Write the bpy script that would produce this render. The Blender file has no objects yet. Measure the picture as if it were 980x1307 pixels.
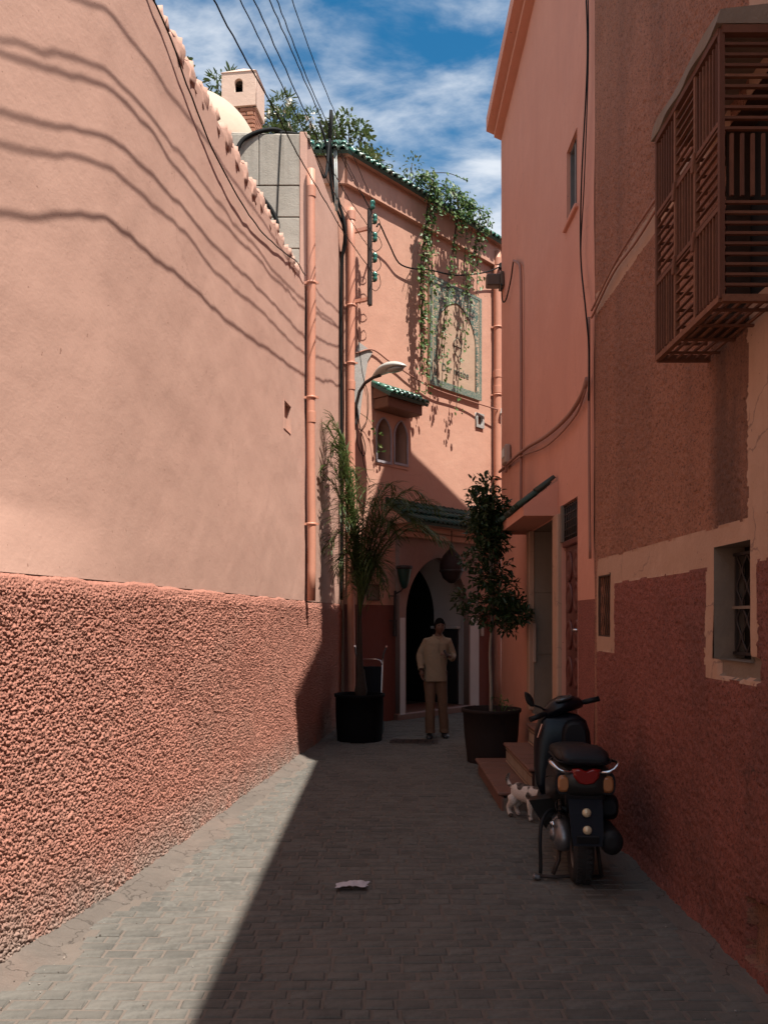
import bpy, bmesh, math, random
import numpy as np
from mathutils import Vector, Matrix, Euler
R = math.radians
rng = random.Random(7)
nr = np.random.RandomState(11)
SC = bpy.context.scene
COL = SC.collection

# ---------------------------------------------------------------- camera
cam_d = bpy.data.cameras.new('camera')
cam = bpy.data.objects.new('camera', cam_d); COL.objects.link(cam)
cam.location = (0, 0, 1.70)
cam.rotation_euler = (R(90), 0, 0)
cam_d.sensor_fit = 'VERTICAL'; cam_d.sensor_height = 24.0
cam_d.lens = 24.0 * 1060 / 1307
cam_d.shift_y = (790 - 653.5) / 1307
cam_d.clip_start = 0.05; cam_d.clip_end = 3000
SC.camera = cam

# ---------------------------------------------------------------- sky, sun, exposure
SUN = Vector((0.31, -0.37, 1.0)).normalized()          # direction towards the sun
elev = math.asin(SUN.z); azim = math.atan2(SUN.x, SUN.y)
W = bpy.data.worlds.new('World'); SC.world = W; W.use_nodes = True
nt = W.node_tree; nt.nodes.clear()
def N(t, ty, **kw):
    n = t.nodes.new(ty)
    for k, v in kw.items(): setattr(n, k, v)
    return n
out = N(nt, 'ShaderNodeOutputWorld'); bg = N(nt, 'ShaderNodeBackground')
sky = N(nt, 'ShaderNodeTexSky', sky_type='NISHITA', sun_disc=False)
sky.sun_elevation = elev; sky.sun_rotation = azim
sky.air_density = 1.0; sky.dust_density = 0.3; sky.ozone_density = 2.0
tc = N(nt, 'ShaderNodeTexCoord'); sep = N(nt, 'ShaderNodeSeparateXYZ')
nt.links.new(tc.outputs['Generated'], sep.inputs[0])
mz = N(nt, 'ShaderNodeMath', operation='MAXIMUM'); mz.inputs[1].default_value = 0.06
nt.links.new(sep.outputs['Z'], mz.inputs[0])
comb = N(nt, 'ShaderNodeCombineXYZ')
for i, ax in enumerate('XY'):
    d = N(nt, 'ShaderNodeMath', operation='DIVIDE')
    nt.links.new(sep.outputs[ax], d.inputs[0]); nt.links.new(mz.outputs[0], d.inputs[1])
    nt.links.new(d.outputs[0], comb.inputs[i])
mp = N(nt, 'ShaderNodeMapping'); mp.inputs['Rotation'].default_value = (0, 0, R(35)); mp.inputs['Scale'].default_value = (1.0, 1.25, 1); mp.inputs['Location'].default_value = (3.1, 1.7, 0)
nt.links.new(comb.outputs[0], mp.inputs[0])
n1 = N(nt, 'ShaderNodeTexNoise'); n1.inputs['Scale'].default_value = 2.6; n1.inputs['Detail'].default_value = 9; n1.inputs['Roughness'].default_value = .58; n1.inputs['Distortion'].default_value = .25
n2 = N(nt, 'ShaderNodeTexNoise'); n2.inputs['Scale'].default_value = 1.1; n2.inputs['Detail'].default_value = 3
nt.links.new(mp.outputs[0], n1.inputs[0]); nt.links.new(mp.outputs[0], n2.inputs[0])
ad = N(nt, 'ShaderNodeMath', operation='ADD'); nt.links.new(n1.outputs[0], ad.inputs[0])
m2 = N(nt, 'ShaderNodeMath', operation='MULTIPLY'); m2.inputs[1].default_value = .6
nt.links.new(n2.outputs[0], m2.inputs[0]); nt.links.new(m2.outputs[0], ad.inputs[1])
rp = N(nt, 'ShaderNodeValToRGB'); rp.color_ramp.elements[0].position = .61; rp.color_ramp.elements[1].position = .94
rp.color_ramp.elements[1].color = (.9, .9, .9, 1); rp.color_ramp.interpolation = 'EASE'
nt.links.new(ad.outputs[0], rp.inputs[0])
hs = N(nt, 'ShaderNodeHueSaturation'); hs.inputs['Saturation'].default_value = 1.38; hs.inputs['Value'].default_value = 1.5; hs.inputs['Hue'].default_value = .487
nt.links.new(sky.outputs[0], hs.inputs['Color'])
mx = N(nt, 'ShaderNodeMix', data_type='RGBA')
nt.links.new(rp.outputs[0], mx.inputs[0]); nt.links.new(hs.outputs[0], mx.inputs[6]); mx.inputs[7].default_value = (9.6, 10.1, 10.8, 1)
nt.links.new(mx.outputs[2], bg.inputs[0]); bg.inputs[1].default_value = 0.053
nt.links.new(bg.outputs[0], out.inputs[0])
sd = bpy.data.lights.new('sun', 'SUN'); sd.energy = 5.0; sd.angle = R(.53); sd.color = (1, .95, .87)
so = bpy.data.objects.new('sun', sd); COL.objects.link(so); so.location = (8, -10, 25)
so.rotation_euler = SUN.to_track_quat('Z', 'Y').to_euler()
SC.view_settings.view_transform = 'Standard'; SC.view_settings.look = 'None'
SC.view_settings.exposure = 0.80; SC.view_settings.gamma = 1
SC.render.engine = 'CYCLES'; SC.cycles.max_bounces = 6; SC.cycles.diffuse_bounces = 2
SC.cycles.use_denoising = True

# ---------------------------------------------------------------- noise in numpy
def hsh(i, j, k):
    v = np.sin(i * 127.1 + j * 311.7 + k * 74.7) * 43758.5453
    return v - np.floor(v)
def vnoise(x, y, k=0):
    i, j = np.floor(x), np.floor(y); f, g = x - i, y - j
    f = f * f * (3 - 2 * f); g = g * g * (3 - 2 * g)
    return (hsh(i, j, k) * (1 - f) + hsh(i + 1, j, k) * f) * (1 - g) + (hsh(i, j + 1, k) * (1 - f) + hsh(i + 1, j + 1, k) * f) * g
def fbm(x, y, k=0, o=4):
    s = 0; a = .5
    for q in range(o):
        s = s + a * vnoise(x * 2 ** q, y * 2 ** q, k + q); a *= .5
    return s - .47
def lumps(x, y, cell, k=0):                         # rounded pebbles of uneven height
    x = x / cell; y = y / cell
    i, j = np.floor(x), np.floor(y); best = np.full(np.shape(x), -1.0)
    for di in (-1, 0, 1):
        for dj in (-1, 0, 1):
            a, b = i + di, j + dj
            cx = a + .15 + .7 * hsh(a, b, k); cy = b + .15 + .7 * hsh(a, b, k + 9)
            r = .50 + .35 * hsh(a, b, k + 5)
            d2 = ((x - cx) ** 2 + (y - cy) ** 2) / (r * r)
            h = np.sqrt(np.maximum(0, 1 - d2)) * (.45 + .55 * hsh(a, b, k + 3))
            best = np.maximum(best, h)
    return np.maximum(best, 0)

# ---------------------------------------------------------------- scene objects
def put(o, parent=None, loc=None):
    COL.objects.link(o)
    if parent is not None: o.parent = parent
    if loc is not None: o.location = loc
    return o
def tag(o, label=None, cat=None, group=None, kind=None):
    if label: o['label'] = label
    if cat: o['category'] = cat
    if group: o['group'] = group
    if kind: o['kind'] = kind
    return o
def thing(name, label, cat, loc=(0, 0, 0), rz=0, group=None, parent=None):
    o = bpy.data.objects.new(name, None); put(o, parent); o.location = loc; o.rotation_euler = (0, 0, rz)
    o.empty_display_size = .2
    return tag(o, label, cat, group)
def meshob(name, me, mat, parent=None, world=False, loc=None, rot=None, kind=None, label=None):
    o = bpy.data.objects.new(name, me)
    if mat is not None and len(me.materials) == 0: me.materials.append(mat)
    put(o, parent)
    if world and parent is not None:
        p, off = parent, Vector((0, 0, 0))
        while p is not None: off += p.location; p = p.parent
        o.location = -off
    if loc is not None: o.location = loc
    if rot is not None: o.rotation_euler = rot
    if kind: o['kind'] = kind
    if label: o['label'] = label
    return o
def npmesh(name, V, F, smooth=True):
    me = bpy.data.meshes.new(name)
    V = np.asarray(V, dtype=np.float32); F = np.asarray(F, dtype=np.int32)
    n = F.shape[1]
    me.vertices.add(len(V)); me.vertices.foreach_set('co', V.ravel())
    me.loops.add(F.size); me.loops.foreach_set('vertex_index', F.ravel())
    me.polygons.add(len(F)); me.polygons.foreach_set('loop_start', np.arange(0, F.size, n, dtype=np.int32))
    me.polygons.foreach_set('loop_total', np.full(len(F), n, dtype=np.int32))
    me.polygons.foreach_set('use_smooth', np.full(len(F), smooth, dtype=bool))
    me.update(calc_edges=True)
    return me

class MB:
    """collects simple shapes into one mesh"""
    def __init__(s): s.v = []; s.f = []; s.sm = []
    def add(s, vs, fs, smooth=False):
        b = len(s.v); s.v += [tuple(v) for v in vs]
        s.f += [tuple(i + b for i in f) for f in fs]; s.sm += [smooth] * len(fs); return s
    def box(s, c, d, rot=None, ch=0.0):                # centre, full size, optional euler, chamfer
        x, y, z = d[0] / 2, d[1] / 2, d[2] / 2
        M = Euler(rot).to_matrix() if rot else Matrix.Identity(3)
        c = Vector(c)
        if ch <= 0:
            vs = [(-x, -y, -z), (x, -y, -z), (x, y, -z), (-x, y, -z), (-x, -y, z), (x, -y, z), (x, y, z), (-x, y, z)]
            fs = [(0, 3, 2, 1), (4, 5, 6, 7), (0, 1, 5, 4), (1, 2, 6, 5), (2, 3, 7, 6), (3, 0, 4, 7)]
        else:
            ch = min(ch, x * .9, y * .9, z * .9)
            vs = []; idx = {}
            for sx in (-1, 1):
                for sy in (-1, 1):
                    for sz in (-1, 1):
                        for a in range(3):
                            p = [sx * (x - ch), sy * (y - ch), sz * (z - ch)]
                            p[a] = (sx * x, sy * y, sz * z)[a]
                            idx[sx, sy, sz, a] = len(vs); vs.append(tuple(p))
            fs = []
            for a in range(3):
                b, d2 = (a + 1) % 3, (a + 2) % 3
                for sg in (-1, 1):
                    q = []
                    for (p, r) in ((-1, -1), (1, -1), (1, 1), (-1, 1)):
                        k = [0, 0, 0]; k[a] = sg; k[b] = p; k[d2] = r; q.append(idx[k[0], k[1], k[2], a])
                    fs.append(tuple(q if sg > 0 else q[::-1]))
                for p in (-1, 1):
                    for r in (-1, 1):
                        q = []
                        for sg, ax in ((-1, b), (1, b), (1, d2), (-1, d2)):
                            k = [0, 0, 0]; k[a] = sg; k[b] = p; k[d2] = r; q.append(idx[k[0], k[1], k[2], ax])
                        fs.append(tuple(q if p * r < 0 else q[::-1]))
            for sx in (-1, 1):
                for sy in (-1, 1):
                    for sz in (-1, 1):
                        q = [idx[sx, sy, sz, a] for a in range(3)]
                        fs.append(tuple(q if sx * sy * sz > 0 else q[::-1]))
        return s.add([c + M @ Vector(v) for v in vs], fs)
    def bar(s, a, b, w, h=None, up=(0, 0, 1)):          # square bar between two points
        a, b = Vector(a), Vector(b); h = h or w
        t = (b - a).normalized(); u = Vector(up)
        if abs(t.dot(u)) > .98: u = Vector((1, 0, 0))
        x = t.cross(u).normalized(); z = x.cross(t).normalized()
        vs = [p + x * (sx * w / 2) + z * (sz * h / 2) for p in (a, b) for sx, sz in ((-1, -1), (1, -1), (1, 1), (-1, 1))]
        return s.add(vs, [(0, 3, 2, 1), (4, 5, 6, 7), (0, 1, 5, 4), (1, 2, 6, 5), (2, 3, 7, 6), (3, 0, 4, 7)][:6] if True else [])
    def tube(s, pts, r, n=8, cap=True):
        pts = [Vector(p) for p in pts]; m = len(pts)
        rs = list(r) if hasattr(r, '__len__') else [r] * m
        vs = []; prev = None
        for i, p in enumerate(pts):
            t = (pts[min(i + 1, m - 1)] - pts[max(i - 1, 0)]).normalized()
            if prev is None:
                u = Vector((0, 0, 1)) if abs(t.z) < .9 else Vector((1, 0, 0))
                x = t.cross(u).normalized()
            else:
                x = prev - t * prev.dot(t); x.normalize()
            prev = x; y = t.cross(x)
            for k in range(n):
                a = 2 * math.pi * k / n
                vs.append(p + (x * math.cos(a) + y * math.sin(a)) * rs[i])
        fs = [(i * n + k, i * n + (k + 1) % n, (i + 1) * n + (k + 1) % n, (i + 1) * n + k) for i in range(m - 1) for k in range(n)]
        s.add(vs, fs, True)
        if cap:
            b = len(s.v) - len(vs)
            s.f += [tuple(b + k for k in range(n))[::-1], tuple(b + (m - 1) * n + k for k in range(n))]; s.sm += [False, False]
        return s
    def loft(s, rings, cap=True, closed=True, smooth=True):
        n = len(rings[0]); vs = [p for r in rings for p in r]
        kk = n if closed else n - 1
        fs = [(i * n + k, i * n + (k + 1) % n, (i + 1) * n + (k + 1) % n, (i + 1) * n + k) for i in range(len(rings) - 1) for k in range(kk)]
        b = len(s.v); s.add(vs, fs, smooth)
        if cap:
            s.f += [tuple(b + k for k in range(n))[::-1], tuple(b + (len(rings) - 1) * n + k for k in range(n))]; s.sm += [False, False]
        return s
    def lathe(s, prof, c=(0, 0, 0), n=24, axis='Z', cap=False, smooth=True):   # profile (radius, height)
        rings = []
        for r, h in prof:
            ring = []
            for k in range(n):
                a = 2 * math.pi * k / n; x, y = r * math.cos(a), r * math.sin(a)
                p = {'Z': (x, y, h), 'X': (h, x, y), 'Y': (y, h, x)}[axis]
                ring.append((c[0] + p[0], c[1] + p[1], c[2] + p[2]))
            rings.append(ring)
        return s.loft(rings, cap=cap, smooth=smooth)
    def prism(s, poly, a, b, axis='Z'):                 # polygon extruded from a to b
        def P(p, h): return {'Z': (p[0], p[1], h), 'X': (h, p[0], p[1]), 'Y': (p[0], h, p[1])}[axis]
        n = len(poly); vs = [P(p, a) for p in poly] + [P(p, b) for p in poly]
        return s.add(vs, [tuple(range(n))[::-1], tuple(range(n, 2 * n))] + [(i, (i + 1) % n, n + (i + 1) % n, n + i) for i in range(n)])
    def mesh(s, name):
        me = bpy.data.meshes.new(name); me.from_pydata(s.v, [], s.f)
        me.polygons.foreach_set('use_smooth', s.sm)
        bm = bmesh.new(); bm.from_mesh(me); bmesh.ops.recalc_face_normals(bm, faces=bm.faces); bm.to_mesh(me); bm.free()
        me.update(); return me
    def build(s, name, mat, parent=None, **kw): return meshob(name, s.mesh(name), mat, parent, **kw)

def superring(c, hx, hz, n=20, e=2.6, plane='XZ', tilt=0):
    out = []
    for k in range(n):
        a = 2 * math.pi * k / n; ca, sa = math.cos(a), math.sin(a)
        x = hx * math.copysign(abs(ca) ** (2 / e), ca); z = hz * math.copysign(abs(sa) ** (2 / e), sa)
        if plane == 'XZ': out.append((c[0] + x, c[1] + z * tilt, c[2] + z))
        elif plane == 'XY': out.append((c[0] + x, c[1] + z, c[2] + x * 0))
        else: out.append((c[0], c[1] + x, c[2] + z))
    return out
def plate(outline, holes, t, name, res=12, bevel=0):   # 2-D outline with holes, extruded, centred on z = 0
    cu = bpy.data.curves.new(name, 'CURVE'); cu.dimensions = '2D'; cu.fill_mode = 'BOTH'; cu.extrude = t / 2; cu.bevel_depth = bevel
    for poly in [outline] + holes:
        sp = cu.splines.new('POLY'); sp.points.add(len(poly) - 1); sp.use_cyclic_u = True
        for q, p in zip(sp.points, poly): q.co = (p[0], p[1], 0, 1)
    o = bpy.data.objects.new(name, cu)
    me = bpy.data.meshes.new_from_object(o); me.name = name
    bpy.data.objects.remove(o); return me
def evaluated(me, mods, skin=None):                    # mesh after the given modifiers
    o = bpy.data.objects.new('tmp', me); COL.objects.link(o)
    for ty, kw in mods:
        m = o.modifiers.new(ty, ty)
        for k, v in kw.items(): setattr(m, k, v)
        if ty == 'SKIN':
            for i, (rx, ry) in enumerate(skin):
                me.skin_vertices[0].data[i].radius = (rx, ry); me.skin_vertices[0].data[i].use_root = (i == 0)
    dg = bpy.context.evaluated_depsgraph_get(); dg.update()
    r = bpy.data.meshes.new_from_object(o.evaluated_get(dg))
    bpy.data.objects.remove(o); return r
def skinned(verts, edges, radii, sub=2):
    me = bpy.data.meshes.new('skeleton'); me.from_pydata([tuple(v) for v in verts], edges, [])
    rad = [(r, r) if not hasattr(r, '__len__') else tuple(r) for r in radii]
    return evaluated(me, [('SKIN', dict(use_smooth_shade=True)), ('SUBSURF', dict(levels=sub, render_levels=sub))], rad)
def joined(meshes, name, voxel=None):
    bm = bmesh.new()
    for m in meshes: bm.from_mesh(m)
    me = bpy.data.meshes.new(name); bm.to_mesh(me); bm.free()
    if voxel:
        me = evaluated(me, [('REMESH', dict(mode='VOXEL', voxel_size=voxel, use_smooth_shade=True)), ('SMOOTH', dict(factor=.5, iterations=2))])
        me.name = name
    me.polygons.foreach_set('use_smooth', [True] * len(me.polygons)); return me

def smooth_path(pts, n=60):
    pts = np.array(pts, float); t = np.concatenate([[0], np.cumsum(np.linalg.norm(np.diff(pts, axis=0), axis=1))])
    out_ = []
    for q in np.linspace(0, t[-1], n):
        i = min(max(np.searchsorted(t, q) - 1, 0), len(pts) - 2); h = t[i + 1] - t[i]; u = (q - t[i]) / h
        m0 = (pts[min(i + 1, len(pts) - 1)] - pts[max(i - 1, 0)]) / max(t[min(i + 1, len(pts) - 1)] - t[max(i - 1, 0)], 1e-6) * h
        m1 = (pts[min(i + 2, len(pts) - 1)] - pts[i]) / max(t[min(i + 2, len(pts) - 1)] - t[i], 1e-6) * h
        p = (2 * u ** 3 - 3 * u * u + 1) * pts[i] + (u ** 3 - 2 * u * u + u) * m0 + (-2 * u ** 3 + 3 * u * u) * pts[i + 1] + (u ** 3 - u * u) * m1
        out_.append(tuple(p))
    return out_

# ---------------------------------------------------------------- materials
def mat(name, col, rough=.7, metal=0, spec=.5):
    m = bpy.data.materials.new(name); m.use_nodes = True
    b = m.node_tree.nodes['Principled BSDF']
    b.inputs['Base Color'].default_value = (*col, 1); b.inputs['Roughness'].default_value = rough
    b.inputs['Metallic'].default_value = metal; b.inputs['Specular IOR Level'].default_value = spec
    return m
def mixnode(t, fac, a, b):
    n = N(t, 'ShaderNodeMix', data_type='RGBA')
    for sock, v in ((n.inputs[0], fac), (n.inputs[6], a), (n.inputs[7], b)):
        if hasattr(v, 'is_output'): t.links.new(v, sock)
        elif isinstance(v, tuple): sock.default_value = (*v, 1)
        else: sock.default_value = v
    return n.outputs[2]
def noise(t, scale, detail=4, rough=.55, stretch=None, dist=0, lo=.35, hi=.65, coord='Object'):
    tc = N(t, 'ShaderNodeTexCoord'); n = N(t, 'ShaderNodeTexNoise')
    n.inputs['Scale'].default_value = scale; n.inputs['Detail'].default_value = detail
    n.inputs['Roughness'].default_value = rough; n.inputs['Distortion'].default_value = dist
    src = tc.outputs[coord]
    if stretch:
        mp = N(t, 'ShaderNodeMapping'); mp.inputs['Scale'].default_value = stretch; t.links.new(src, mp.inputs[0]); src = mp.outputs[0]
    t.links.new(src, n.inputs['Vector'])
    mr = N(t, 'ShaderNodeMapRange'); mr.inputs[1].default_value = lo; mr.inputs[2].default_value = hi
    t.links.new(n.outputs[0], mr.inputs[0]); return mr.outputs[0]
def bump(t, h, strength, dist, prev=None):
    b = N(t, 'ShaderNodeBump'); b.inputs['Strength'].default_value = strength; b.inputs['Distance'].default_value = dist
    t.links.new(h, b.inputs['Height'])
    if prev is not None: t.links.new(prev, b.inputs['Normal'])
    return b.outputs[0]
def plaster(name, c1, c2, stain=None, fine=60, fs=.25, coarse=4, stain_amt=.5, speck=None, streak=None, rough=.9):
    m = mat(name, c1, rough, spec=.25); t = m.node_tree; P = t.nodes['Principled BSDF']
    c = mixnode(t, noise(t, 1.3, 6, .6), c1, c2)
    c = mixnode(t, noise(t, 9, 5, .65, lo=.3, hi=.75), c, tuple(.88 * a + .12 * b for a, b in zip(c2, c1)))
    if stain:
        f = noise(t, .9, 8, .68, lo=.5, hi=.72, stretch=streak or (1, 1, .45), dist=.6)
        k = N(t, 'ShaderNodeMath', operation='MULTIPLY'); k.inputs[1].default_value = stain_amt; t.links.new(f, k.inputs[0])
        c = mixnode(t, k.outputs[0], c, stain)
    if speck:
        c = mixnode(t, noise(t, 75, 4, .75, lo=.50, hi=.64), c, speck)
    t.links.new(c, P.inputs['Base Color'])
    nb = bump(t, noise(t, coarse, 5, .6, lo=0, hi=1), .35, .03)
    nb = bump(t, noise(t, fine, 5, .7, lo=0, hi=1), fs, .012, nb)
    t.links.new(nb, P.inputs['Normal'])
    return m
def varied(name, cols, rough=.8, nscale=20, namt=.35, bumpd=.004, spec=.3, pieces=True, metal=0, dust=None):
    """colour differs from piece to piece and within the piece"""
    m = mat(name, cols[0], rough, metal, spec); t = m.node_tree; P = t.nodes['Principled BSDF']
    if len(cols) == 1: cols = [cols[0], tuple(.82 * c for c in cols[0])]
    oi = N(t, 'ShaderNodeObjectInfo'); g = N(t, 'ShaderNodeNewGeometry')
    a = N(t, 'ShaderNodeMath', operation='ADD'); t.links.new(oi.outputs['Random'], a.inputs[0]); t.links.new(g.outputs['Random Per Island'], a.inputs[1])
    fr = N(t, 'ShaderNodeMath', operation='FRACT'); t.links.new(a.outputs[0], fr.inputs[0])
    rp = N(t, 'ShaderNodeValToRGB'); e = rp.color_ramp.elements
    while len(e) < len(cols): e.new(.5)
    for i, c in enumerate(cols): e[i].position = i / max(1, len(cols) - 1); e[i].color = (*c, 1)
    t.links.new(fr.outputs[0], rp.inputs[0])
    dk = tuple(x * .6 for x in cols[0])
    k = N(t, 'ShaderNodeMath', operation='MULTIPLY'); k.inputs[1].default_value = namt; t.links.new(noise(t, nscale, 5, .65), k.inputs[0])
    cc = mixnode(t, k.outputs[0], rp.outputs[0], dk)
    if dust:                                           # dust lying over the pieces in drifts (world position)
        tcg = N(t, 'ShaderNodeNewGeometry'); nz = N(t, 'ShaderNodeTexNoise'); nz.inputs['Scale'].default_value = 1.7; nz.inputs['Detail'].default_value = 8; nz.inputs['Roughness'].default_value = .68
        t.links.new(tcg.outputs['Position'], nz.inputs['Vector']); mr = N(t, 'ShaderNodeMapRange'); mr.inputs[1].default_value = .44; mr.inputs[2].default_value = .72; mr.inputs[4].default_value = .75
        t.links.new(nz.outputs[0], mr.inputs[0]); cc = mixnode(t, mr.outputs[0], cc, dust)
        n4 = N(t, 'ShaderNodeTexNoise'); n4.inputs['Scale'].default_value = 2.6; n4.inputs['Detail'].default_value = 6; t.links.new(tcg.outputs['Position'], n4.inputs['Vector'])
        m4 = N(t, 'ShaderNodeMapRange'); m4.inputs[1].default_value = .60; m4.inputs[2].default_value = .72; m4.inputs[4].default_value = .5; t.links.new(n4.outputs[0], m4.inputs[0]); cc = mixnode(t, m4.outputs[0], cc, (.06, .055, .05))
    t.links.new(cc, P.inputs['Base Color'])
    if bumpd: t.links.new(bump(t, noise(t, nscale * 3, 4, .6, lo=0, hi=1), .5, bumpd), P.inputs['Normal'])
    return m
def leafmat(name, cols, rough=.45, trans=.25):
    m = varied(name, cols, rough, 8, .25, 0); t = m.node_tree; P = t.nodes['Principled BSDF']
    tr = N(t, 'ShaderNodeBsdfTranslucent'); src = P.inputs['Base Color'].links[0].from_socket; t.links.new(src, tr.inputs[0])
    ms = N(t, 'ShaderNodeMixShader'); ms.inputs[0].default_value = trans
    t.links.new(P.outputs[0], ms.inputs[1]); t.links.new(tr.outputs[0], ms.inputs[2]); t.links.new(ms.outputs[0], t.nodes['Material Output'].inputs[0])
    return m

M = {}
M['left_plaster'] = plaster('left_plaster', (.565, .343, .267), (.53, .315, .245), stain=(.44, .27, .21), fine=45, fs=.14, stain_amt=.22, coarse=2.2)
M['roughcast'] = plaster('roughcast', (.52, .235, .172), (.42, .182, .132), stain=(.36, .205, .155), fine=140, fs=.6, stain_amt=.5, streak=(1, 1, 1))
M['house_plaster'] = plaster('house_plaster', (.565, .318, .23), (.52, .276, .198), stain=(.49, .27, .2), fine=50, fs=.2, stain_amt=.4)
M['house_dado'] = plaster('house_dado', (.21, .068, .05), (.17, .055, .04), stain=(.2, .08, .06), fine=60, fs=.4)
M['pink_plaster'] = plaster('pink_plaster', (.66, .305, .215), (.60, .265, .185), stain=(.50, .225, .165), fine=50, fs=.2, stain_amt=.35)
M['brown_render'] = plaster('brown_render', (.46, .20, .125), (.34, .145, .09), stain=(.17, .085, .06), fine=70, fs=1.0, stain_amt=.5, speck=(.13, .06, .042), streak=(1, 1.6, .22))
M['red_dado'] = plaster('red_dado', (.37, .12, .09), (.27, .09, .067), stain=(.12, .06, .048), fine=70, fs=1.0, stain_amt=.85, speck=(.10, .038, .03))
M['beige_trim'] = plaster('beige_trim', (.52, .31, .215), (.45, .26, .175), stain=(.34, .20, .14), fine=40, fs=.4, stain_amt=.5)
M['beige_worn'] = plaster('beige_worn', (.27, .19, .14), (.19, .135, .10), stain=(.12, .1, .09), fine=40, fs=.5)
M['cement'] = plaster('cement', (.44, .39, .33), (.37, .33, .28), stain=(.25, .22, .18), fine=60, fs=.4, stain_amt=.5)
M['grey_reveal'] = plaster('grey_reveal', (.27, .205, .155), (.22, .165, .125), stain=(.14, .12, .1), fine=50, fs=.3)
M['cream'] = plaster('cream', (.50, .395, .30), (.46, .36, .27), stain=(.5, .4, .32), fine=30, fs=.3)
M['chimney'] = plaster('chimney', (.62, .45, .36), (.56, .40, .32), stain=(.4, .29, .23), fine=40, fs=.3)
M['white_plaster'] = plaster('white_plaster', (.62, .54, .50), (.56, .49, .45), stain=(.45, .38, .34), fine=40, fs=.25)
M['portal'] = plaster('portal', (.34, .22, .18), (.28, .18, .15), stain=(.3, .2, .17), fine=40, fs=.25)
M['gutter'] = plaster('gutter', (.185, .15, .126), (.13, .108, .092), stain=(.20, .142, .115), fine=50, fs=.9, coarse=14, stain_amt=.8, streak=(1, 1, 1))
m = M['gutter']; t = m.node_tree; P = t.nodes['Principled BSDF']      # dark cracks wandering along the gutter
tcn = N(t, 'ShaderNodeTexCoord'); nz = N(t, 'ShaderNodeTexNoise'); nz.inputs['Scale'].default_value = 9; nz.inputs['Detail'].default_value = 5
t.links.new(tcn.outputs['Object'], nz.inputs['Vector']); vm = N(t, 'ShaderNodeVectorMath', operation='MULTIPLY_ADD'); vm.inputs[1].default_value = (.2, .2, .2)
t.links.new(nz.outputs['Color'], vm.inputs[0]); t.links.new(tcn.outputs['Object'], vm.inputs[2])
vo = N(t, 'ShaderNodeTexVoronoi', feature='DISTANCE_TO_EDGE'); vo.inputs['Scale'].default_value = 3.2; t.links.new(vm.outputs[0], vo.inputs['Vector'])
cr = N(t, 'ShaderNodeMapRange'); cr.inputs[1].default_value = .006; cr.inputs[2].default_value = .018; cr.inputs[3].default_value = .6; cr.inputs[4].default_value = 0; t.links.new(vo.outputs['Distance'], cr.inputs[0])
src = P.inputs['Base Color'].links[0].from_socket; t.links.new(mixnode(t, cr.outputs[0], src, (.045, .035, .03)), P.inputs['Base Color'])
M['mortar'] = plaster('mortar', (.195, .158, .132), (.16, .13, .108), fine=80, fs=.7)
M['paver'] = varied('paver', [(.134, .125, .109), (.158, .148, .130), (.108, .101, .089), (.143, .133, .116), (.168, .157, .138)], .85, 22, .75, .006, spec=.3, dust=(.165, .148, .127))
M['earth'] = plaster('earth', (.20, .16, .13), (.16, .13, .11), fine=20, fs=.5)
def add_cracks(m, scale, w, mask_scale, lo, col=(.16, .09, .07), amt=.7):
    t = m.node_tree; P = t.nodes['Principled BSDF']; tcn = N(t, 'ShaderNodeTexCoord')
    nz = N(t, 'ShaderNodeTexNoise'); nz.inputs['Scale'].default_value = 3.5; nz.inputs['Detail'].default_value = 6; t.links.new(tcn.outputs['Object'], nz.inputs['Vector'])
    vm = N(t, 'ShaderNodeVectorMath', operation='MULTIPLY_ADD'); vm.inputs[1].default_value = (.5, .5, .5); t.links.new(nz.outputs['Color'], vm.inputs[0]); t.links.new(tcn.outputs['Object'], vm.inputs[2])
    vo = N(t, 'ShaderNodeTexVoronoi', feature='DISTANCE_TO_EDGE'); vo.inputs['Scale'].default_value = scale; t.links.new(vm.outputs[0], vo.inputs['Vector'])
    cr = N(t, 'ShaderNodeMapRange'); cr.inputs[1].default_value = w * .4; cr.inputs[2].default_value = w; cr.inputs[3].default_value = amt; cr.inputs[4].default_value = 0; t.links.new(vo.outputs['Distance'], cr.inputs[0])
    k = N(t, 'ShaderNodeMath', operation='MULTIPLY'); t.links.new(cr.outputs[0], k.inputs[0]); t.links.new(noise(t, mask_scale, 4, .6, lo=lo, hi=lo + .06), k.inputs[1])
    src = P.inputs['Base Color'].links[0].from_socket; c = mixnode(t, k.outputs[0], src, col)
    # chips and pocks
    c = mixnode(t, noise(t, 26, 2, .5, lo=.735, hi=.76), c, col)
    t.links.new(c, P.inputs['Base Color'])
def add_runs(m, lo, hi, col, amt, n=6.0):              # dirt washed down in streaks below a ledge at height hi (soft towards lo)
    t = m.node_tree; P = t.nodes['Principled BSDF']; tcn = N(t, 'ShaderNodeTexCoord'); sp = N(t, 'ShaderNodeSeparateXYZ'); t.links.new(tcn.outputs['Object'], sp.inputs[0])
    mr = N(t, 'ShaderNodeMapRange'); mr.inputs[1].default_value = lo; mr.inputs[2].default_value = hi; mr.inputs[4].default_value = amt; t.links.new(sp.outputs['Z'], mr.inputs[0])
    k = N(t, 'ShaderNodeMath', operation='MULTIPLY'); t.links.new(mr.outputs[0], k.inputs[0]); t.links.new(noise(t, n, 5, .6, stretch=(1, 1, .05), lo=.42, hi=.7), k.inputs[1])
    src = P.inputs['Base Color'].links[0].from_socket; t.links.new(mixnode(t, k.outputs[0], src, col), P.inputs['Base Color'])
add_cracks(M['left_plaster'], .8, .006, .5, .56, col=(.36, .20, .15), amt=.45)
add_runs(M['left_plaster'], 3.6, 5.95, (.46, .28, .215), .2)
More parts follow.
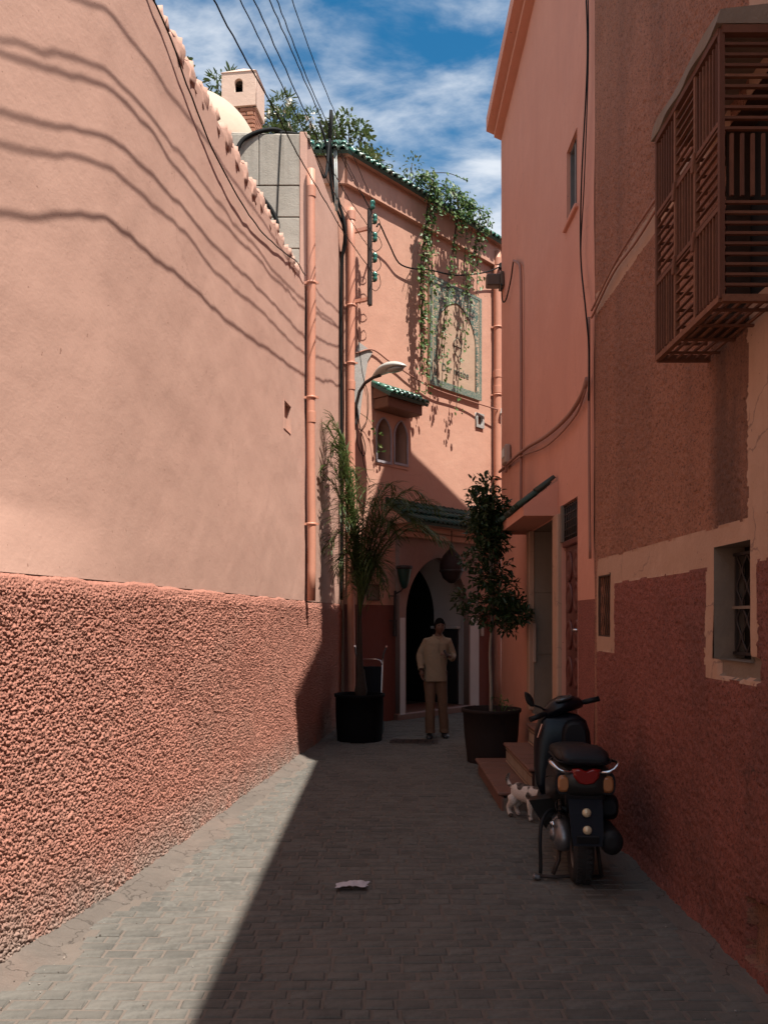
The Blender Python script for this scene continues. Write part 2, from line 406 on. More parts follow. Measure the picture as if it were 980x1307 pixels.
add_cracks(M['house_plaster'], 1.1, .007, .6, .56, col=(.36, .17, .11), amt=.4); add_runs(M['house_plaster'], 6.4, 8.6, (.36, .19, .14), .5)
add_cracks(M['pink_plaster'], 1.0, .007, .6, .57, col=(.32, .14, .1), amt=.4); add_runs(M['pink_plaster'], 4, 9, (.46, .205, .15), .18, 3)
add_runs(M['cement'], 6.8, 7.9, (.17, .15, .125), .75, 9)
add_cracks(M['beige_trim'], 2.2, .02, 1.2, .5, col=(.22, .13, .1)); add_cracks(M['red_dado'], 1.6, .010, .9, .57, col=(.08, .04, .033), amt=.5)
t = M['roughcast'].node_tree; P = t.nodes['Principled BSDF']; tcn = N(t, 'ShaderNodeTexCoord'); sp_ = N(t, 'ShaderNodeSeparateXYZ'); t.links.new(tcn.outputs['Object'], sp_.inputs[0])   # splash dirt along the foot
mr = N(t, 'ShaderNodeMapRange'); mr.inputs[1].default_value = .42; mr.inputs[2].default_value = .0; t.links.new(sp_.outputs['Z'], mr.inputs[0])
k = N(t, 'ShaderNodeMath', operation='MULTIPLY'); t.links.new(mr.outputs[0], k.inputs[0]); t.links.new(noise(t, 3.5, 7, .7, lo=.25, hi=.55), k.inputs[1])
t.links.new(mixnode(t, k.outputs[0], P.inputs['Base Color'].links[0].from_socket, (.27, .21, .175)), P.inputs['Base Color'])
# damp run on the rough render below the window cage
t = M['brown_render'].node_tree; P = t.nodes['Principled BSDF']; tcn = N(t, 'ShaderNodeTexCoord'); sp_ = N(t, 'ShaderNodeSeparateXYZ'); t.links.new(tcn.outputs['Object'], sp_.inputs[0])
f_ = None
for ax, a_, b_ in (('Y', 4.50, 4.36), ('Z', 3.35, 3.15)):
    mr = N(t, 'ShaderNodeMapRange'); mr.inputs[1].default_value = a_; mr.inputs[2].default_value = b_; t.links.new(sp_.outputs[ax], mr.inputs[0])
    if f_ is None: f_ = mr.outputs[0]
    else:
        k = N(t, 'ShaderNodeMath', operation='MULTIPLY'); t.links.new(f_, k.inputs[0]); t.links.new(mr.outputs[0], k.inputs[1]); f_ = k.outputs[0]
k = N(t, 'ShaderNodeMath', operation='MULTIPLY'); t.links.new(f_, k.inputs[0]); t.links.new(noise(t, 5, 6, .65, stretch=(1, 1, .12), lo=.25, hi=.6), k.inputs[1])
k2 = N(t, 'ShaderNodeMath', operation='MULTIPLY'); k2.inputs[1].default_value = .75; t.links.new(k.outputs[0], k2.inputs[0])
t.links.new(mixnode(t, k2.outputs[0], P.inputs['Base Color'].links[0].from_socket, (.10, .055, .042)), P.inputs['Base Color'])
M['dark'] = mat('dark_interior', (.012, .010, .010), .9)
M['green_tile'] = varied('green_tile', [(.02, .12, .085), (.04, .19, .13), (.10, .24, .17), (.02, .09, .07), (.30, .33, .25)], .28, 9, .5, .003, spec=.6)
M['old_tile'] = varied('old_tile', [(.025, .06, .045), (.05, .075, .055), (.07, .06, .045), (.03, .045, .035)], .6, 9, .6, .004)
M['shaded_canopy_tile'] = varied('shaded_canopy_tile', [(.012, .05, .038), (.02, .07, .05), (.035, .05, .038), (.015, .045, .035)], .55, 9, .6, .004)  # darker copy of the green tile, the canopy's shade put into its colours
M['pan'] = mat('tile_underlay', (.03, .06, .045), .6)
M['pipe'] = varied('pipe_paint', [(.60, .28, .19), (.56, .25, .165)], .5, 7, .25, .002, spec=.4)
M['iron'] = varied('rusty_iron', [(.19, .070, .038), (.13, .048, .028), (.24, .095, .05)], .8, 22, .6, .003, metal=.1)
M['dark_iron'] = varied('dark_iron', [(.05, .042, .04), (.07, .05, .042)], .6, 20, .4, .002, metal=.5)
M['black'] = mat('black_rubber', (.008, .008, .009), .6, spec=.3)
M['cable'] = mat('cable_black', (.006, .006, .006), .7, spec=.15)
M['paint_cable'] = mat('painted_cable', (.30, .13, .09), .6)
M['lantern_glass'] = mat('lantern_glass', (.012, .045, .036), .3, spec=.4)
M['lantern_iron'] = varied('lantern_iron', [(.035, .018, .015)], .7, 22, .5, .003)
M['ceramic'] = mat('green_glass', (.03, .16, .12), .15, spec=.7)
M['wood'] = varied('old_wood', [(.085, .042, .026), (.065, .032, .02)], .6, 14, .5, .004)
M['redwood'] = varied('red_wood', [(.115, .026, .020), (.09, .022, .018)], .42, 16, .4, .003, spec=.5)
M['cedar'] = varied('dark_cedar', [(.20, .095, .06), (.16, .075, .05)], .65, 14, .5, .004)
M['terracotta'] = varied('terracotta', [(.21, .098, .07), (.18, .085, .06)], .5, 11, .35, .002, spec=.4)
M['zellij_dark'] = mat('zellij_dark', (.05, .022, .018), .35)
M['zellij_light'] = varied('zellij_light', [(.48, .34, .24), (.38, .24, .16)], .35, 20, .3, 0)
M['lampgrey'] = varied('lamp_paint', [(.50, .51, .47)], .4, 9, .25, 0, spec=.5)
M['lens'] = mat('lamp_lens', (.28, .28, .25), .25)
M['leaf'] = leafmat('leaf_green', [(.06, .12, .03), (.09, .17, .045), (.07, .13, .035), (.17, .20, .05)])
M['leaf_dark'] = leafmat('leaf_dark', [(.022, .04, .016), (.035, .06, .02), (.028, .05, .018), (.05, .075, .028)], .3, .15)
M['leaf_tree'] = leafmat('leaf_tree', [(.05, .085, .025), (.08, .12, .035), (.10, .14, .05), (.13, .14, .05)])
M['palm'] = leafmat('palm_leaf', [(.045, .075, .02), (.075, .105, .026), (.06, .09, .025), (.10, .12, .04)], .45, .25)
M['petal'] = mat('petal', (.75, .70, .58), .6)
M['bark'] = varied('bark', [(.04, .027, .02), (.055, .037, .026)], .85, 30, .5, .006)
M['pale_bark'] = varied('pale_bark', [(.30, .24, .19), (.26, .21, .17)], .8, 30, .4, .004)
M['pot_black'] = varied('black_pot', [(.008, .0075, .008)], .85, 10, .4, .003, spec=.08)
M['pot_brown'] = varied('woven_pot', [(.026, .015, .012), (.02, .012, .010)], .85, 40, .5, .006)
M['soil'] = mat('soil', (.05, .035, .025), .95)
M['chrome'] = mat('chrome', (.62, .63, .66), .18, 1)
M['navy'] = mat('navy_cloth', (.0045, .0055, .010), .6, spec=.2)
M['moto'] = mat('moto_paint', (.003, .004, .008), .3, 0, .3)
M['moto_grey'] = mat('moto_side', (.018, .017, .016), .32, .1, .5)
M['plastic'] = mat('matt_plastic', (.005, .0055, .008), .55, spec=.3)
M['seat'] = mat('seat_vinyl', (.006, .006, .006), .5, spec=.3)
M['tyre'] = mat('tyre', (.018, .016, .016), .8)
M['alu'] = varied('engine_alu', [(.26, .26, .27)], .42, 30, .6, .002, metal=.8)
M['red_lens'] = mat('red_lens', (.20, .008, .007), .15, 0, .7)
M['amber'] = mat('amber_lens', (.36, .15, .06), .2, 0, .7)
M['reflector'] = mat('reflector', (.62, .50, .32), .3, .3)
M['shirt'] = varied('shirt', [(.30, .215, .14)], .85, 25, .25, .004)
M['trousers'] = varied('trousers', [(.15, .082, .048)], .85, 22, .35, .004)
M['skin'] = mat('skin', (.13, .062, .04), .55)
M['hair'] = mat('hair', (.006, .005, .0045), .95, spec=.05)
M['shoe'] = mat('shoe', (.014, .014, .018), .4)
M['paper'] = varied('paper', [(.62, .56, .58)], .7, 12, .25, .004)
M['pane'] = mat('window_pane', (.05, .055, .06), .08, 0, .8)
M['dim_pane'] = mat('dusty_pane', (.022, .017, .014), .6, 0, .2)
M['frame_or_dark_back'] = varied('frame_or_dark_back', [(.16, .14, .13)], .6, 12, .4, .003)
M['brick'] = varied('chimney_brick', [(.33, .145, .09), (.40, .19, .12), (.27, .12, .08)], .9, 18, .5, .006)
M['white_bits'] = mat('plastic_white', (.6, .58, .55), .5)
M['bluetrim'] = plaster('bluetrim', (.36, .34, .37), (.32, .29, .31), fine=50, fs=.3)
M['peel'] = plaster('grey_patch', (.40, .38, .35), (.33, .31, .29), stain=(.25, .22, .2), fine=40, fs=.5)
M['meter'] = mat('meter_box', (.38, .25, .19), .6)
M['plaque'] = mat('plaque', (.09, .055, .035), .5)

# ---------------------------------------------------------------- grid walls
def grid_wall(parent, us, zs, pos, height, zone, zmap):
    """one displaced sheet, cut into parts by zone: zmap[z] = (name, material); zone < 0 is an opening"""
    U, Z = np.meshgrid(us, zs, indexing='ij')
    V = pos(U, Z, height(U, Z)); V = np.stack(V, -1).reshape(-1, 3)
    nu, nz = len(us), len(zs)
    uc = (us[1:] + us[:-1]) / 2; zc = (zs[1:] + zs[:-1]) / 2
    UC, ZC = np.meshgrid(uc, zc, indexing='ij'); zo = zone(UC, ZC).ravel()
    i, j = np.meshgrid(np.arange(nu - 1), np.arange(nz - 1), indexing='ij'); i = i.ravel(); j = j.ravel()
    F = np.stack([i * nz + j, (i + 1) * nz + j, (i + 1) * nz + j + 1, i * nz + j + 1], 1)
    res = {}
    for k, (name, m) in zmap.items():
        f = F[zo == k]
        if not len(f): continue
        used, inv = np.unique(f, return_inverse=True)
        res[k] = meshob(name, npmesh(name, V[used], inv.reshape(f.shape)), m, parent, world=True)
    return res
def lines(a, b, step, extra=()):
    n = max(2, int(round((b - a) / step)) + 1)
    arr = np.linspace(a, b, n)
    for e in extra:
        k = np.argmin(abs(arr - e))
        if 0 < k < n - 1: arr[k] = e
    return np.unique(arr)
# ================================================================ GROUND
def XL(Y):                                            # face of the left wall
    Y = np.asarray(Y, float); s = np.clip((5.0 - Y) / 1.1, 0, 1.6)
    return -2.27 + .1208 * Y - .085 * s
XB, XP = 1.757, 1.735                                  # faces of the brown and of the pink house
meshob('ground', MB().add([(-400, -400, -.06), (400, -400, -.06), (400, 400, -.06), (-400, 400, -.06)], [(0, 1, 2, 3)]).mesh('ground'), M['earth'], kind='structure')
us = np.linspace(-2.8, 7, 130); vs = np.linspace(-3, 18, 260)
pav = bpy.data.objects.new('pavement', None)
U, V = np.meshgrid(us, vs, indexing='ij')
def gz(x, y): return .012 * fbm(x * .9, y * .9, 3) * 2
Zg = gz(U, V) + .0078 + .0016 * fbm(U * 30, V * 30, 12, 2)
F = [(i * 260 + j, (i + 1) * 260 + j, (i + 1) * 260 + j + 1, i * 260 + j + 1) for i in range(129) for j in range(259)]
pave = meshob('pavement', npmesh('pavement', np.stack([U, V, Zg], -1).reshape(-1, 3), F), M['mortar'], kind='structure')
bpy.data.objects.remove(pav)
def paver_geo(L, Wd, seed):                            # worn stone, rounded top edge
    r2 = random.Random(seed); a, b = L / 2, Wd / 2
    def ring(ins, z, j=.0018): return [(sx * (a - ins) + r2.uniform(-j, j), sy * (b - ins) + r2.uniform(-j, j), z) for sx, sy in ((-1, -1), (1, -1), (1, 1), (-1, 1))]
    return [ring(0, -.02), ring(.001, .006, .002), ring(.007, .0125, .002)]
LENS = [.062, .11, .128, .15, .172, .192]
pv = []
y = 2.6; row = 0
while y < 16.6:
    wd = rng.choice((.078, .082, .086))
    x0 = float(XL(y)) + .27 + .05 * math.sin(y * 5) ; x1 = (XB - .17 + .03 * math.sin(y * 4)) if y < 12.2 else 4.0
    x = x0 - rng.uniform(0, .15)
    while x < x1:
        k = rng.choices(range(6), (1.3, 2, 3, 4, 2.5, 1.5))[0]; L = LENS[k]
        if x + L > x0 + .01 and x + L < x1 + .05: pv.append((y, x + L / 2, k, wd))
        x += L + rng.uniform(.007, .012)
    y += wd + .011; row += 1
def in_view(y, x): return y > 3.35 and abs(x) < y * 490 / 1060 + .1 and not (y < 9.2 and x > 1.03 and y > 7.2)
near = [p for p in pv if in_view(p[0], p[1])][:300]; nearset = set(near)
protos = {}
mb = MB(); PF = [(0, 1, 5, 4), (1, 2, 6, 5), (2, 3, 7, 6), (3, 0, 4, 7), (4, 5, 9, 8), (5, 6, 10, 9), (6, 7, 11, 10), (7, 4, 8, 11), (8, 9, 10, 11)]
for (y, x, k, wd) in pv:
    z = float(gz(np.float64(x), np.float64(y))) + rng.choice((rng.uniform(-.002, .003), rng.uniform(-.002, .003), rng.uniform(-.0025, .0045))); rz = rng.uniform(-.012, .012) + .012
    rx, ry = rng.uniform(-.014, .014), rng.uniform(-.010, .010)
    yy = y + .02 * math.sin(x * 1.3 + 1) - .012 * x
    if (y, x, k, wd) in nearset:
        key = (k, wd, rng.randrange(3))
        if key not in protos:
            m_ = MB(); m_.add([p for r_ in paver_geo(LENS[k], wd, hash(key) % 999) for p in r_], PF); protos[key] = m_.mesh('paver'); protos[key].materials.append(M['paver'])
        o = bpy.data.objects.new('paver', protos[key]); put(o, pave); o.location = (x, yy, z); o.rotation_euler = (rx, ry, rz)
    else:
        E_ = Euler((rx, ry, rz)).to_matrix(); T = Vector((x, yy, z))
        mb.add([E_ @ Vector(p) + T for r_ in paver_geo(LENS[k], wd, rng.random()) for p in r_], PF)
tag(mb.build('paver', M['paver'], pave), kind='stuff')
# mortar gutters along both walls
def gutter(name, ys, inner, outer, up):
    T = np.linspace(0, 1, 26); Yg, Tg = np.meshgrid(ys, T, indexing='ij')
    a, b = inner(Yg), outer(Yg) + .05 * np.sign(outer(Yg) - inner(Yg)) * (fbm(Yg * 4, Yg * 0 + 2, 5) * 2)
    X = a + (b - a) * Tg
    Z = up * (1 - Tg) ** 2 + .012 + .020 * fbm(X * 6, Yg * 6, 8) * 2 + .008 * fbm(X * 22, Yg * 22, 9) * 2 * (1 - Tg * .6) - .02 * Tg ** 6
    n, m_ = X.shape
    F = [(i * m_ + j, (i + 1) * m_ + j, (i + 1) * m_ + j + 1, i * m_ + j + 1) for i in range(n - 1) for j in range(m_ - 1)]
    return meshob(name, npmesh(name, np.stack([X, Yg, Z], -1).reshape(-1, 3), F), M['gutter'], kind='structure')
gutter('gutter', np.linspace(1.5, 13, 700), lambda Y: XL(Y) - .02, lambda Y: XL(Y) + .25 + .05 * np.sin(Y * 5), .05)
gutter('gutter', np.linspace(-2, 12.3, 380), lambda Y: XB + .02 + 0 * Y, lambda Y: XB - .19 + .03 * np.sin(Y * 4), .03)

# ================================================================ LEFT GARDEN WALL
gw = thing('garden_wall', 'tall sunlit pink garden wall with rough lower coat and row of stubs on top', 'wall', (-1.9, 4, 0))
NOTCH = (9.40, 9.72, 3.86, 4.18)
ys = np.unique(np.concatenate([lines(-4, 10.55, .045, NOTCH[:2]), [10.55]])); zs = lines(1.93, 5.93, .045, NOTCH[2:])
def hl(Y, Z): return .030 * fbm(Y * .8, Z * .8, 21, 3) + .012 * fbm(Y * 3, Z * 3, 25, 3)
def notch(Y, Z): return np.where((Y > NOTCH[0]) & (Y < NOTCH[1]) & (Z > NOTCH[2]) & (Z < NOTCH[3]), -1, 0)
grid_wall(gw, ys, zs, lambda Y, Z, H: (XL(Y) + H - .075 * (lambda q: q * q * (3 - 2 * q))(np.clip((5.35 - Y) / 1.6, 0, 1)) * np.clip((Z - 1.93) / .35, 0, 1), Y, Z + np.where(Z > 5.9, .05 * fbm(Y * 2.2, Y * 0, 4) * 2, 0)), hl, notch, {0: ('plaster_face', M['left_plaster'])})
nb = MB(); a = float(XL(9.4)); b = float(XL(9.72)); d = .35
q = [(a + .01, 9.4), (b + .01, 9.72), (b - d, 9.72), (a - d, 9.4)]
vs_ = [(x, y, z) for z in (3.86, 4.18) for x, y in q]
nb.add(vs_, [(0, 1, 2, 3), (4, 5, 6, 7), (1, 2, 6, 5), (0, 3, 7, 4), (2, 3, 7, 6)]); nb.build('recess', M['left_plaster'], gw, world=True)
# rough-cast lower coat: real lumps
Yr = [2.7]
while Yr[-1] < 13.02: Yr.append(Yr[-1] + max(.0040, .00105 * Yr[-1]))
Yr = np.array(Yr); Zr = np.linspace(-.01, 1.955, 440)
def hr(Y, Z):
    w = .05 * fbm(Y * .7, Z * .7, 31, 3)
    amp = .75 + .9 * fbm(Y * 1.1, Z * 1.1, 33, 3)
    edge = 1.945 + .022 * fbm(Y * 5, Y * 0 + 1, 35) * 2
    cut = np.clip((edge - Z) / .03, 0, 1)
    h = .019 * lumps(Y, Z, .0185, 41) * amp + .015 * lumps(Y + 5, Z + 3, .012, 47) + .010 * lumps(Y + 1, Z + 8, .0085, 49) + .008 * fbm(Y * 70, Z * 70, 44, 2)
    return (.004 + h * np.clip((edge - Z) / .10, .25, 1)) * cut + w - .012 * (1 - cut) + .008 * np.clip((.25 - Z) / .25, 0, 1) ** 2
grid_wall(gw, Yr, Zr, lambda Y, Z, H: (XL(Y) + H, Y, Z + .006 * fbm(Y * 60, Z * 60, 50, 2)), hr, lambda Y, Z: np.zeros_like(Y, int), {0: ('roughcast_coat', M['roughcast'])})
MB().prism([(float(XL(y)) - (.16 if y < 5 else .04), y) for y in (-4, 3.3, 4, 5, 10.58)] + [(-1.4, 10.58), (-2.4, 5), (-2.9, -4)], -.05, 5.9).build('wall_core', M['left_plaster'], gw, world=True)
def lumpbox(sx, sy, sz, seed):
    bm = bmesh.new(); bmesh.ops.create_cube(bm, size=1); bmesh.ops.subdivide_edges(bm, edges=bm.edges[:], cuts=3, use_grid_fill=True)
    for v in bm.verts:
        p = v.co.copy(); l = max(abs(p.x), abs(p.y), abs(p.z)) / max(p.length, 1e-6)
        p = p * (1 - .10 * (1 - l)); 
        n = Vector((vv - .5 for vv in (hsh(p.x * 9 + seed, p.y * 7, p.z * 5), hsh(p.y * 9 + seed, p.z * 7, p.x * 5), hsh(p.z * 9, p.x * 7 + seed, p.y * 5))))
        v.co = Vector((p.x * sx, p.y * sy, p.z * sz)) + n * .03
    me = bpy.data.meshes.new('merlon'); bm.to_mesh(me); bm.free(); me.polygons.foreach_set('use_smooth', [True] * len(me.polygons)); me.materials.append(M['left_plaster']); return me
mer = [lumpbox(.24, .165, .20, s) for s in (1, 2, 3)]
y = 2.5
while y < 10.4:
    o = bpy.data.objects.new('merlon', mer[rng.randrange(3)]); put(o, gw)
    o.location = (float(XL(y)) - .118 + rng.uniform(-.01, .012) + 1.9, y - 4, 5.94 + rng.uniform(-.03, .012)); o.rotation_euler = (rng.uniform(-.1, .1), rng.uniform(-.1, .1), rng.uniform(-.2, .1))
    y += rng.uniform(.265, .31)

# ================================================================ CEMENT BLOCK BUILDING behind it
cb = thing('block_building', 'bare cement block building with pink plastered side rising behind the garden wall', 'building', (-1.5, 12, 0))
def hb(Y, Z): return .025 * fbm(Y * .9, Z * .9, 61, 3) + .008 * fbm(Y * 4, Z * 4, 65, 2)
grid_wall(cb, lines(10.57, 13.05, .05), lines(1.93, 7.88, .05), lambda Y, Z, H: (XL(Y) + H + .004, Y, Z), hb, lambda Y, Z: np.zeros_like(Y, int), {0: ('plaster_face', M['left_plaster'])})
xr = float(XL(10.6))
MB().prism([(xr - .02, 10.62), (float(XL(13.05)) - .03, 13.05), (-.7, 17.5), (-7, 17.5), (-7, 10.62)], 0, 7.8).build('wall_core', M['cement'], cb, world=True)
z = 5.2; n_ = 0
while z < 7.7:                                        # cement courses, one piece each, joints recessed
    h = .40 if z < 7.1 else .66
    for (x0, x1) in ((xr - 2.2, xr - .9 + .3 * (n_ % 2)), (xr - .892 + .3 * (n_ % 2), xr - .085)):
        MB().box(((x0 + x1) / 2, 10.60, z + h / 2), (x1 - x0, .12, h - .012), (rng.uniform(-.006, .006), 0, 0), .008).build('cement_block', M['cement'], cb, world=True)
    z += h; n_ += 1
MB().box((xr - .035, 10.60, 6.9), (.095, .13, 1.97), None, .01).build('plaster_edge', M['left_plaster'], cb, world=True)
MB().box((-2.0, 11.7, 7.86), (2.0, 2.3, .07), (0, 0, R(3)), .02).build('roof_edge', M['cement'], cb, world=True)

# dome and chimney on that roof
dm = thing('plastered_dome', 'smooth cream dome peeking over the garden wall beside the brick chimney', 'dome', (-3.22, 14.2, 7.8))
MB().lathe([(1.12, 0), (1.12, 1.62)], n=48).build('drum', M['cream'], dm)
MB().lathe([(1.12 * math.cos(a), 1.62 + 1.18 * math.sin(a)) for a in [i * math.pi / 2 / 16 for i in range(17)]][:-1] + [(.01, 2.8)], n=48).build('dome_shell', M['cream'], dm)
ch = thing('roof_chimney', 'pink chimney with arched smoke hole and pyramid cap above exposed brick shaft', 'chimney', (-2.53, 15.0, 8.02), R(-7))
MB().box((0, 0, 1.2), (.50, .50, 3.04)).build('shaft', M['mortar'], ch)
z0 = 1.7
bk = [MB().box((0, 0, 0), (l, .05, .062), None, .008).mesh('brick') for l in (.245, .115)]
for b_ in bk: b_.materials.append(M['brick'])
for r_ in range(15):
    zz = z0 + r_ * .072
    if zz > 2.74: break
    for face in range(2):
        lens = [.245, .245] if r_ % 2 == 0 else [.115, .245, .115]
        x = -.26
        for L in lens:
            o = bpy.data.objects.new('brick', bk[0] if L > .2 else bk[1]); put(o, ch); c = x + L / 2 + .005
            if face == 0: o.location = (c, -.25 + rng.uniform(-.006, .004), zz)
            else: o.location = (.25 + rng.uniform(-.004, .006), c, zz); o.rotation_euler = (0, 0, R(90))
            x += L + .016
hole = [(-.075, 3.0), (.075, 3.0)] + [(.075 * math.cos(a), 3.17 + .075 * math.sin(a)) for a in np.linspace(0, math.pi, 10)]
me = plate([(-.31, 2.76), (.31, 2.76), (.31, 3.36), (-.31, 3.36)], [hole], .07, 'smoke_hood')
for k in range(4):
    m_ = me if k == 0 else plate([(-.275, 2.76), (.275, 2.76), (.275, 3.36), (-.275, 3.36)], [] if k != 2 else [hole], .07, 'smoke_hood')
    dirs = [(0, -.275), (.275, 0), (0, .275), (-.275, 0)][k]
    meshob('hood_side', m_, M['chimney'], ch, loc=(dirs[0], dirs[1], 0), rot=(R(90), 0, (0, R(90), 0, R(90))[k]))
MB().box((0, 0, 2.78), (.5, .5, .03)).box((0, .12, 3.1), (.44, .03, .55)).build('flue', M['dark'], ch)
MB().add([(-.325, -.325, 3.36), (.325, -.325, 3.36), (.325, .325, 3.36), (-.325, .325, 3.36), (0, 0, 3.62)], [(0, 1, 4), (1, 2, 4), (2, 3, 4), (3, 0, 4), (3, 2, 1, 0)]).build('cap', M['chimney'], ch)

# ================================================================ RIAD at the end of the alley
C0 = Vector((-.615, 13.0, 0)); UU = Vector((.669, .743, 0)).normalized(); NN = Vector((UU.y, -UU.x, 0))   # along the wall, out of the wall
RZ = math.atan2(UU.y, UU.x)
def onb(s, z, n=0.0): return C0 + UU * s + NN * n + Vector((0, 0, z))
riad = thing('riad_house', 'sunlit pink house closing the alley with green tiled eave and arched doorway', 'house', tuple(C0), RZ)
# inside the house frame: x along the wall, y = into the house, z up
DOOR = (1.30, 3.32, 2.80); VENT = (3.50, 3.70, 5.33, 5.55); WIN = (.70, 1.50, 4.24, 5.06)
zs = lines(0, 9.0, .05, (DOOR[2], VENT[2], VENT[3], 1.93, WIN[2], WIN[3])); us = lines(-.01, 7.2, .05, (DOOR[0], DOOR[1], VENT[0], VENT[1], WIN[0], WIN[1]))
def zone_b(s, z):
    k = np.where(z < 1.93 + .004 * np.sin(s * 9), np.where(s < 2.2, 1, 2), 0)
    k = np.where((s > DOOR[0]) & (s < DOOR[1]) & (z < DOOR[2]), -1, k)
    k = np.where((s > WIN[0]) & (s < WIN[1]) & (z > WIN[2]) & (z < WIN[3]), -1, k)
    return np.where((s > VENT[0]) & (s < VENT[1]) & (z > VENT[2]) & (z < VENT[3]), -1, k)
grid_wall(None, us, zs, lambda s, z, H: (s, -H, z), lambda s, z: .022 * fbm(s * .9, z * .9, 71, 3) + .006 * fbm(s * 4, z * 4, 75, 2), zone_b, {0: ('plaster_face', M['house_plaster']), 1: ('red_dado', M['house_dado']), 2: ('red_dado', M['house_dado'])})
for o in list(COL.objects):
    if o.name in ('plaster_face.002', 'red_dado') and o.parent is None: o.parent = riad
for o in COL.objects:
    if o.type == 'MESH' and o.parent is None and o.name.startswith(('plaster_face', 'red_dado')): o.parent = riad
MB().box((3.6, .75, 8.6), (7.2, 1.3, .78)).box((.34, .45, 4.5), (.64, .8, 9)).box((.62, .6, 2.1), (1.2, .5, 4.2)).box((.95, .62, 7.1), (1.2, .6, 4.0)).box((5.3, .45, 4.5), (3.8, .8, 9)).box((2.55, .45, 6.0), (1.9, .8, 6)).build('wall_core', M['house_plaster'], riad)
MB().prism([(-.02, -.09), (7.2, -.09), (7.2, .1), (-.02, .1)], 8.48, 8.885).build('parapet_band', M['house_plaster'], riad)
# return of the parapet turning left over the block building
rt = MB(); rt.box((0, 0, 8.2), (3, .3, 1.5)); 
ro = rt.build('return_wall', M['house_plaster'], riad); ro.location = riad.matrix_basis.inverted() @ Vector((-.62 - 1.5, 13.14, 0)); ro.rotation_euler = (0, 0, -RZ)
rt = MB().box((0, 0, 8.68), (3.1, .42, .4)); ro = rt.build('parapet_band', M['house_plaster'], riad); ro.location = riad.matrix_basis.inverted() @ Vector((-.64 - 1.55 + .03, 13.13, 0)); ro.rotation_euler = (0, 0, -RZ)

def tile_mesh(L, r0, r1, name='roof_tile', th=.012, n=7):
    mb = MB(); out_, in_ = [], []
    for (y, r) in ((0, r0), (L, r1)):
        out_.append([(r * math.cos(a), y, r * math.sin(a)) for a in np.linspace(0, math.pi, n)])
        in_.append([((r - th) * math.cos(a), y, (r - th) * math.sin(a)) for a in np.linspace(math.pi, 0, n)])
    mb.loft([out_[0] + in_[0], out_[1] + in_[1]], cap=True)
    me = mb.mesh(name); me.materials.append(M['green_tile']); return me
def tiled_slope(parent, x0, x1, y_eave, z_eave, slope, rows, L, pitch, r, name='tile_roof', rz=0, thick=.05, m='green_tile'):
    """barrel tiles on a slope rising in +y; the slope board is the part, tiles its sub-parts"""
    dep = rows * L * .82 + .06
    mb = MB(); cs, sn = math.cos(slope), math.sin(slope)
    mb.box(((x0 + x1) / 2, y_eave + cs * dep / 2 - sn * -.0, z_eave + sn * dep / 2 - thick / 2), (x1 - x0, dep, thick), (slope, 0, 0))
    bd = mb.build(name, M['pan'], parent)
    tm = [tile_mesh(L, r * (1.0 + .05 * k), r * .84) for k in range(3)]
    for q_ in tm: q_.materials.clear(); q_.materials.append(M[m])
    n = int((x1 - x0) / pitch)
    for rr in range(rows):
        for i in range(n):
            o = bpy.data.objects.new('roof_tile', tm[rng.randrange(3)]); put(o, bd)
            d = rr * L * .82 - .04 + rng.uniform(-.012, .012)
            o.location = (x0 + pitch * (i + .5) + rng.uniform(-.006, .006), y_eave + cs * d, z_eave + sn * d + .012 + .012 * (rr % 2))
            o.rotation_euler = (slope - .05, rng.uniform(-.05, .05), rng.uniform(-.03, .03))
    return bd
tiled_slope(riad, -.05, 7.0, -.22, 8.90, R(40), 2, .28, .128, .056)
MB().prism([(-.20, 8.89), (.1, 8.89), (.1, 9.10)], -.04, 7.0, 'X').build('eave_soffit', M['house_plaster'], riad)
tr = thing('tmp', None, None)
bd = tiled_slope(riad, -1.2, .1, -.2, 8.92, R(40), 2, .28, .128, .056)
bd.location = riad.matrix_basis.inverted() @ Vector((-.65, 12.98, 0)); bd.rotation_euler = (0, 0, -RZ)
bpy.data.objects.remove(tr)
# arched portal
def arch(cx, hw, zs_, apex, n=14, horseshoe=.0, z0=0):
    pts = [(cx - hw, z0)]
    rad = ((apex - zs_) ** 2 + hw * hw) / (2 * hw)       # two-centred pointed arch
    c = cx - hw + rad
    a_end = math.acos((c - cx) / rad)
    L_ = [(c - rad * math.cos(a), zs_ + rad * math.sin(a)) for a in np.linspace(0, a_end, n)]
    pts += L_ + [(2 * cx - x, z) for x, z in L_[::-1][1:]] + [(cx + hw, z0)]
    return pts
AW = arch(2.25, .89, 1.75, 2.78)
me = plate([(1.20, -.02), AW[0], *AW[1:-1], AW[-1], (3.45, -.02), (3.45, 3.2), (1.20, 3.2)][:1] + [(AW[0][0], -.02)] + AW[1:-1] + [(AW[-1][0], -.02), (3.45, -.02), (3.45, 3.2), (1.20, 3.2)], [], .20, 'portal')
meshob('portal', me, M['portal'], riad, loc=(0, 0.0, 0), rot=(R(90), 0, 0))
# painted side strips and the cornice
MB().box((2.33, -.15, 3.12), (2.36, .12, .10), None, .012).box((2.33, -.19, 3.22), (2.5, .2, .09), None, .012).build('cornice', M['house_plaster'], riad)
bd = tiled_slope(riad, .95, 3.95, -.52, 3.30, R(36), 3, .26, .125, .055, m='shaded_canopy_tile')
MB().prism([(-.46, 3.26), (.05, 3.26), (.05, 3.66)], .97, 3.93, 'X').build('canopy_core', M['house_plaster'], riad)
